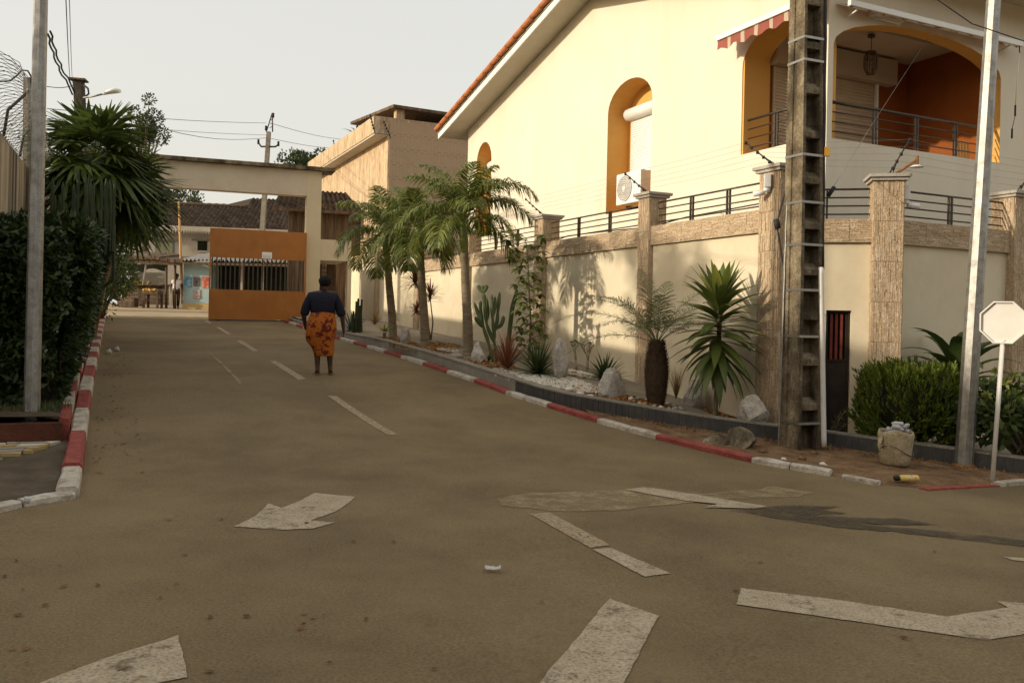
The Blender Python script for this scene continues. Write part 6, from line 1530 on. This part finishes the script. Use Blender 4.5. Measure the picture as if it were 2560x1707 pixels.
for k in range(17):
    a = rnd(0, 6.28); d = rnd(0, .15); c = q + Vector((d * math.cos(a), d * math.sin(a), .4 + rnd(-.03, .08) + .05 * (1 - d / .15))); v = Vector((rnd(-1, 1), rnd(-1, 1), rnd(-.2, .4))).normalized() * rnd(.05, .08)
    o = MB().tube([c - v, c - v * .8, c - v * .3, c + v * .3, c + v * .75, c + v], [.012, .03, .026, .031, .02, .01], 8).build('plastic_bottle', m_pet, loc=c)
    tag(o, 'crumpled clear plastic bottle heaped on top of the woven sack', 'bottle', 'bottles in the sack')
q = G(2264, 1202, .05); t = thing('yellow_bottle', 'yellow plastic bottle with black cap lying on the dirt', 'bottle', q)
v = Vector((.97, .1, 0)); q = q + Vector((0, 0, .03)); m_ybt = mat('yellow_bottle', [(.62, .42, .08), (.7, .52, .14)], rough=.4, spec=.4)
MB().tube([q - v * .08, q - v * .06, q + v * .14, q + v * .15], [.02, .036, .036, .03], 14).build('body', m_ybt, t); MB().tube([q - v * .14, q - v * .125, q - v * .082], [.02, .03, .03], 12).build('cap', m_black, t)
MB().tube([q - v * .03, q + v * .1], [.0365, .0365], 14, cap=False).build('faded_print', mat('bottle_label', [(.62, .42, .08), (.68, .55, .25), (.4, .15, .08)], scale=25, rough=.5), t)
# paper, cups, leaves on the road
q = G(1232, 1427, .01); b = MB(); n = 7
for j in range(n):
    for i in range(n): x, y = (i / (n - 1) - .5) * .1, (j / (n - 1) - .5) * .06; b.v.append((q.x + x, q.y + y + .01 * math.sin(i), q.z + .012 + .022 * abs(nz(i * .7, j * .7, 2)) + .01 * (i in (0, n - 1))))
for j in range(n - 1):
    for i in range(n - 1): b.f.append((j * n + i, j * n + i + 1, (j + 1) * n + i + 1, (j + 1) * n + i)); b.m.append(0); b.sm.append(False)
tag(b.build('paper_scrap', m_bagw, loc=q), 'crumpled white paper scrap lying on the asphalt', 'paper')
for u, v, s, lab in ((286, 874, .06, 'crushed white plastic cup on the road beside the hedge kerb'), (266, 880, .06, 'flattened pale plastic bag against the hedge kerb'), (66, 1257, .035, 'small white cup standing on the corner kerb')):
    q = G(u, v, .08 if u < 100 else .03); tag(MB().tube([q, q + Vector((s * .3, 0, s * 1.2)) if u < 100 else q + Vector((s * 1.3, .02, s * .4))], [s * .6, s * .8], 9).build('litter_cup', m_bagw, loc=q), lab, 'cup')
r_ = random.Random(12); b = MB(); m_dleaf = mat('dry_leaf', [(.05, .025, .012), (.13, .06, .025), (.2, .09, .035)], island=.9, rough=.9)
for i in range(46):
    u, v = (r_.uniform(0, 1100), r_.uniform(1290, 1700)) if i < 34 else (r_.uniform(0, 2500), r_.uniform(1200, 1700)); q = G(u, v); a = r_.uniform(0, 6.3); s = r_.uniform(.012, .03); e = Vector((math.cos(a), math.sin(a), 0)) * s; f = Vector((-e.y, e.x, 0)) * .5
    b.face([q - e + Vector((0, 0, .01)), q + f + Vector((0, 0, .016)), q + e + Vector((0, 0, .012)), q - f + Vector((0, 0, .009))])
for i in range(160):
    p = LK[1].lerp(LK[9], r_.random()) + Vector((r_.uniform(.05, .6), 0, 0)); a = r_.uniform(0, 6.3); s = r_.uniform(.01, .03); e = Vector((math.cos(a), math.sin(a), 0)) * s; f = Vector((-e.y, e.x, 0)) * .5; q = Vector((p.x, p.y, zg(p.x, p.y)))
    b.face([q - e + Vector((0, 0, .01)), q + f + Vector((0, 0, .016)), q + e + Vector((0, 0, .012)), q - f + Vector((0, 0, .009))])
tag(b.build('dry_leaves', m_dleaf), 'dry leaves scattered over the asphalt', kind='stuff')
b = MB(); r_ = random.Random(13)
for i in range(5200):
    y = 1.6 + 6.5 * r_.random() ** 1.6; x = r_.uniform(-.62, .62) * y; s = r_.uniform(.002, .0048); z = zg(x, y) + s * .25; a = r_.uniform(0, 6.3); e = Vector((math.cos(a), math.sin(a), 0)) * s; f = Vector((-e.y, e.x, 0)) * r_.uniform(.6, 1); q = Vector((x, y, z)); t_ = q + Vector((0, 0, s * .7))
    for p0, p1 in ((e, f), (f, -e), (-e, -f), (-f, e)): b.face([q + p0, q + p1, t_])
tag(b.build('road_grit', mat('road_grit', [(.12, .095, .065), (.2, .165, .12), (.34, .3, .24)], island=.9, rough=.9)), 'fine stone grit bedded in the asphalt', kind='stuff')
# ------------------------------------------------------------------ people
def skin_mesh(name, verts, edges, radii, m, parent, root=0, sub=2):
    me = bpy.data.meshes.new(name); me.from_pydata([tuple(v) for v in verts], edges, []); me.materials.append(m)
    o = bpy.data.objects.new(name, me); col.objects.link(o); o.parent = parent
    sk = o.modifiers.new('skin', 'SKIN'); sk.use_smooth_shade = True
    if not me.skin_vertices: me.skin_vertices.new()
    for k, r in enumerate(radii):
        r = r if isinstance(r, tuple) else (r, r); me.skin_vertices[0].data[k].radius = r; me.skin_vertices[0].data[k].use_root = (k == root)
    s = o.modifiers.new('sub', 'SUBSURF'); s.levels = sub; s.render_levels = sub
    return o
def person(label, loc, rz, k, skin, cloth_top, hair_m, hands, feet, elbows, head=(0, .03), bottom='skirt', bm_=None, shoe=None, stout=1.0):
    t = thing('person', label, 'person', loc); t.rotation_euler = (0, 0, rz); t.scale = (k, k, k); ORI[t] = Vector()
    V, Ed, R = [], [], []
    def add(p, r, par=None):
        V.append(Vector(p)); R.append(r)
        if par is not None: Ed.append((par, len(V) - 1))
        return len(V) - 1
    pel = add((0, 0, .93), .15 * stout); sp = add((0, 0, 1.12), .14 * stout, pel); ch = add((0, .0, 1.32), .15 * stout, sp); nk = add((head[0] * .6, head[1] * .6, 1.47), .06, ch)
    n2 = add((head[0], head[1], 1.53), .058, nk); h1 = add((head[0], head[1] + .015, 1.59), (.08, .095), n2); h2 = add((head[0], head[1] + .02, 1.67), (.078, .095), h1); add((head[0], head[1] + .01, 1.715), (.045, .05), h2)
    add((head[0], head[1] + .12, 1.6), .014, h1)                      # nose
    for s in (-1, 1): add((head[0] + s * .09, head[1], 1.6), .014, h1)  # ears
    for i, s in enumerate((-1, 1)):
        sh = add((s * .19 * stout, 0, 1.4), .07, ch); el = add(elbows[i], .05, sh); wr = add(hands[i], .032, el)
        d = (Vector(hands[i]) - Vector(elbows[i])).normalized(); pm_ = add(Vector(hands[i]) + d * .07, (.04, .022), wr); sd = d.cross(Vector((0, 1, 0))).normalized()
        for f, L in ((-1.5, .062), (-.5, .075), (.5, .07), (1.5, .055)): b0 = add(Vector(hands[i]) + d * .1 + Vector((0, 1, 0)) * f * .018, .009, pm_); add(Vector(hands[i]) + d * (.1 + L) + Vector((0, f * .02, 0)) - sd * .015 * s, .008, b0)
        th_ = add(Vector(hands[i]) + d * .05 + Vector((0, .045, 0)), .01, pm_); add(Vector(hands[i]) + d * .085 + Vector((0, .06, 0)), .009, th_)
        f0 = Vector(feet[i]); hp_ = add((s * .1, 0, .85), .11, pel); kn = add(((s * .1 + f0.x) / 2 + s * .01, f0.y * .5 + .03, .48), .07, hp_); ca = add(((s * .1 + 3 * f0.x) / 4, f0.y * .8 - .01, .3), .058, kn); an = add((f0.x, f0.y, .08), .036, ca)
        ft = add((f0.x, f0.y + .08, .04), (.04, .028), an); add((f0.x + s * .02, f0.y + .17, .025), (.045, .018), ft); add((f0.x, f0.y - .05, .035), (.034, .03), an)
    skin_mesh('body', V, Ed, R, skin, t)
    # clothes
    def ell(z, cx, cy, rx, ry, n=36, wob=0.0, ph=0.0): return [Vector((cx + rx * math.cos(a) * (1 + wob * math.sin(a * 7 + ph)), cy + ry * math.sin(a) * (1 + wob * math.sin(a * 5 + ph)), z)) for a in [2 * PI * q / n for q in range(n)]]
    hb, ho = MB(), ORI[t]
    w = stout
    TV, TE, TR = [], [], []
    def ta(p, r, par=None):
        TV.append(Vector(p)); TR.append(r)
        if par is not None: TE.append((par, len(TV) - 1))
        return len(TV) - 1
    z0 = 1.03 if bottom == 'skirt' else .86
    a0 = ta((0, .0, z0), (.215 * w, .165 * w)); a1 = ta((0, 0, 1.15), (.21 * w, .165 * w), a0); a2 = ta((0, -.01, 1.32), (.19 * w, .15 * w), a1); a3 = ta((head[0] * .5, .01, 1.43), (.12, .1), a2); ta((head[0] * .6, head[1] * .5, 1.475), (.07, .07), a3)
    for i, s in enumerate((-1, 1)):
        s1 = ta((s * .185 * w, 0, 1.37), .1, a2); e_ = Vector(elbows[i]); s2 = ta(Vector((s * .19 * w, 0, 1.38)).lerp(e_, .55), .088, s1)
        if bottom == 'skirt': ta(e_.lerp(Vector(hands[i]), .25), .085, s2)
    skin_mesh('blouse' if bottom == 'skirt' else 't_shirt', TV, TE, TR, cloth_top, t)
    if bottom == 'skirt':
        rows = [(1.1, 0, .0, .2, .17), (1.02, -.005, -.01, .225, .19), (.9, -.01, -.02, .262, .21), (.78, -.015, -.015, .272, .21), (.66, -.035, 0, .262, .2), (.58, -.03, .01, .245, .19), (.48, .015, .02, .205, .17), (.38, .03, .02, .18, .155), (.325, .035, .02, .172, .15), (.32, .035, .02, .165, .143), (.4, .03, .02, .165, .14)]
        MB().loft([ell(z, cx, cy, rx * w / 1.15, ry * w / 1.15, 44, .012 + .012 * (1.1 - z), z * 3) for z, cx, cy, rx, ry in reversed(rows)], cap=False).build('skirt', bm_, t)
    else:
        PV, PE, PRr = [], [], []
        PV.append(Vector((0, 0, .92))); PRr.append((.165, .125))
        for i, s in enumerate((-1, 1)):
            par = 0
            for f, r in ((.0, .1), (.5, .082), (1, .07)):
                PV.append(Vector((s * .1, 0, .8)).lerp(Vector((feet[i][0], feet[i][1], .1)), f)); PRr.append(r); PE.append((par, len(PV) - 1)); par = len(PV) - 1
        skin_mesh('trousers', PV, PE, PRr, bm_, t)
    ho_ = blob('hair', Vector((head[0], head[1] - .012, 1.655)), .118, hair_m, (.93, 1.0, .88), 5, .08, 4, None, 6); ho_.parent = t
    for i in range(2):
        f0 = Vector(feet[i]); s = (-1, 1)[i]; b = MB(); rg = []
        for z in (-.004, .014): rg.append([Vector((f0.x + s * .008 + .048 * math.sin(a) * (1 + .15 * math.cos(a)), f0.y + .05 + .14 * math.cos(a), z)) for a in [2 * PI * q / 20 for q in range(20)]])
        b.loft(list(reversed(rg)), sm=False); sd_ = b.build('sandal', shoe, t); MB().tube([f0 + Vector((s * .05, .06, .012)), f0 + Vector((s * .01, .12, .06)), f0 + Vector((-s * .03, .07, .012))], .008, 5).build('strap', shoe, sd_)
    return t
m_skin = mat('dark_skin', [(.06, .028, .016), (.085, .042, .025)], scale=6, rough=.55); m_hair = mat('black_hair', [(.008, .007, .006), (.018, .015, .012)], scale=60, rough=.9, bump=2, bs=120)
m_navy = mat('navy_cloth', [(.009, .009, .018), (.016, .015, .03)], scale=6, rough=.9, bump=1, bs=30)
m_print_sk = mat('orange_print_cloth', [(.34, .075, .008), (.42, .115, .012), (.42, .115, .012), (.09, .01, .008), (.16, .02, .01)], scale=8.5, rough=.85, detail=2, coords='obj')
wpz = G(803, 936)
person('stout person seen from behind in navy blouse and orange print skirt walking uphill', wpz + Vector((0, 0, .006)), math.radians(12), .985, m_skin, m_navy, m_hair, [(-.3, .14, .86), (.37, .06, .82)], [(-.065, -.02, 0), (.155, .02, 0)], [(-.33, -.03, 1.07), (.34, -.02, 1.08)], head=(.03, .06), bm_=m_print_sk, shoe=m_rust, stout=1.13)
q = P(440, 771, 41.2); q.z = zg(q.x, q.y) if abs(zg(q.x, q.y) - q.z) < .3 else q.z
m_tee = mat('white_tee', [(.66, .62, .58), (.74, .71, .67)], scale=5, rough=.9); m_dk = mat('dark_trousers', [(.014, .013, .012), (.026, .024, .022)], rough=.9)
person('person in white shirt and dark trousers standing by the market stall', q, math.radians(200), .96, m_skin, m_tee, m_hair, [(-.27, .1, .95), (.25, .06, .86)], [(-.09, 0, 0), (.09, .02, 0)], [(-.27, -.02, 1.1), (.27, -.03, 1.1)], bottom='trousers', bm_=m_dk, shoe=m_black, stout=.95)
# ------------------------------------------------------------------ unseen garden trees, and houses and further trees added to shade the scene
nh = thing('roadside_house', 'pale flat roofed house beyond the junction across from the cream house', 'house', (-19, 2, 0))  # out of view, added to keep sun off the foreground road
MB().obox((-24, -14, -.3), (8, 0, 0), (0, 19.5, 0), (0, 0, 7.3)).build('wall', m_farwall, nh); MB().obox((-24.4, -14.4, 7.001), (8.8, 0, 0), (0, 20.3, 0), (0, 0, .3)).build('roof', m_greyc, nh)
for k in range(4): MB().obox((-15.99, -12 + k * 4, 1.2), (.05, 0, 0), (0, 1.4, 0), (0, 0, 1.4)).build('window', m_core, nh)
for k, (x, y, zc_, r) in enumerate(((-13.5, 5.5, 4.6, 2.6), (-13.2, 9.4, 5.9, 2.3), (-14.2, 14.6, 4.2, 2.0), (-18.5, 17.5, 4.6, 2.4), (-22, 23, 4.4, 2.6))):
    tree(['spreading garden tree behind the low red wall', 'garden tree behind the stained concrete wall by the razor wire', 'rounded garden tree behind the stained wall and cactus', 'garden tree behind the stained wall near the fan palms', 'garden tree behind the stained wall close to the portal'][k], Vector((x, y, 0)), zc_, r, r * .75, 4200, .22, 70 + k, 'garden_tree')
oh = thing('opposite_house', 'long two storey house on the far side of the lower road behind the viewer', 'house', (6, -15, 0))  # out of view, added to cut low sky light on the house front
MB().obox((-12, -24, -.8), (44, 0, 0), (0, 8, 0), (0, 0, 8.3)).build('wall', m_farwall, oh); MB().obox((-12.5, -24.5, 7.501), (45, 0, 0), (0, 9, 0), (0, 0, .35)).build('roof', m_roof, oh)
for k in range(8): MB().obox((-10 + k * 5.2, -15.99, 1.0), (1.5, 0, 0), (0, .05, 0), (0, 0, 1.5)).build('window', m_core, oh); MB().obox((-10 + k * 5.2, -15.99, 4.6), (1.5, 0, 0), (0, .05, 0), (0, 0, 1.5)).build('window', m_core, oh)
for k, (x, y, zc_, r) in enumerate(((-6, -11.5, 5.5, 3.2), (3, -12.5, 6.0, 3.4), (12, -11, 5.6, 3.2), (20, -8, 5.4, 3.2), (24, 1, 5.2, 3.0))):  # unseen trees added behind the camera to darken the front walls
    tree(['street tree before the long opposite house, first beside the pale house', 'street tree at the middle of the long opposite house', 'street tree before the end of the long opposite house', 'street tree along the lower road past the opposite house', 'street tree on the lower road past the octagonal sign'][k], Vector((x, y, 0)), zc_, r, r * .75, 3600, .3, 90 + k, 'street_tree')
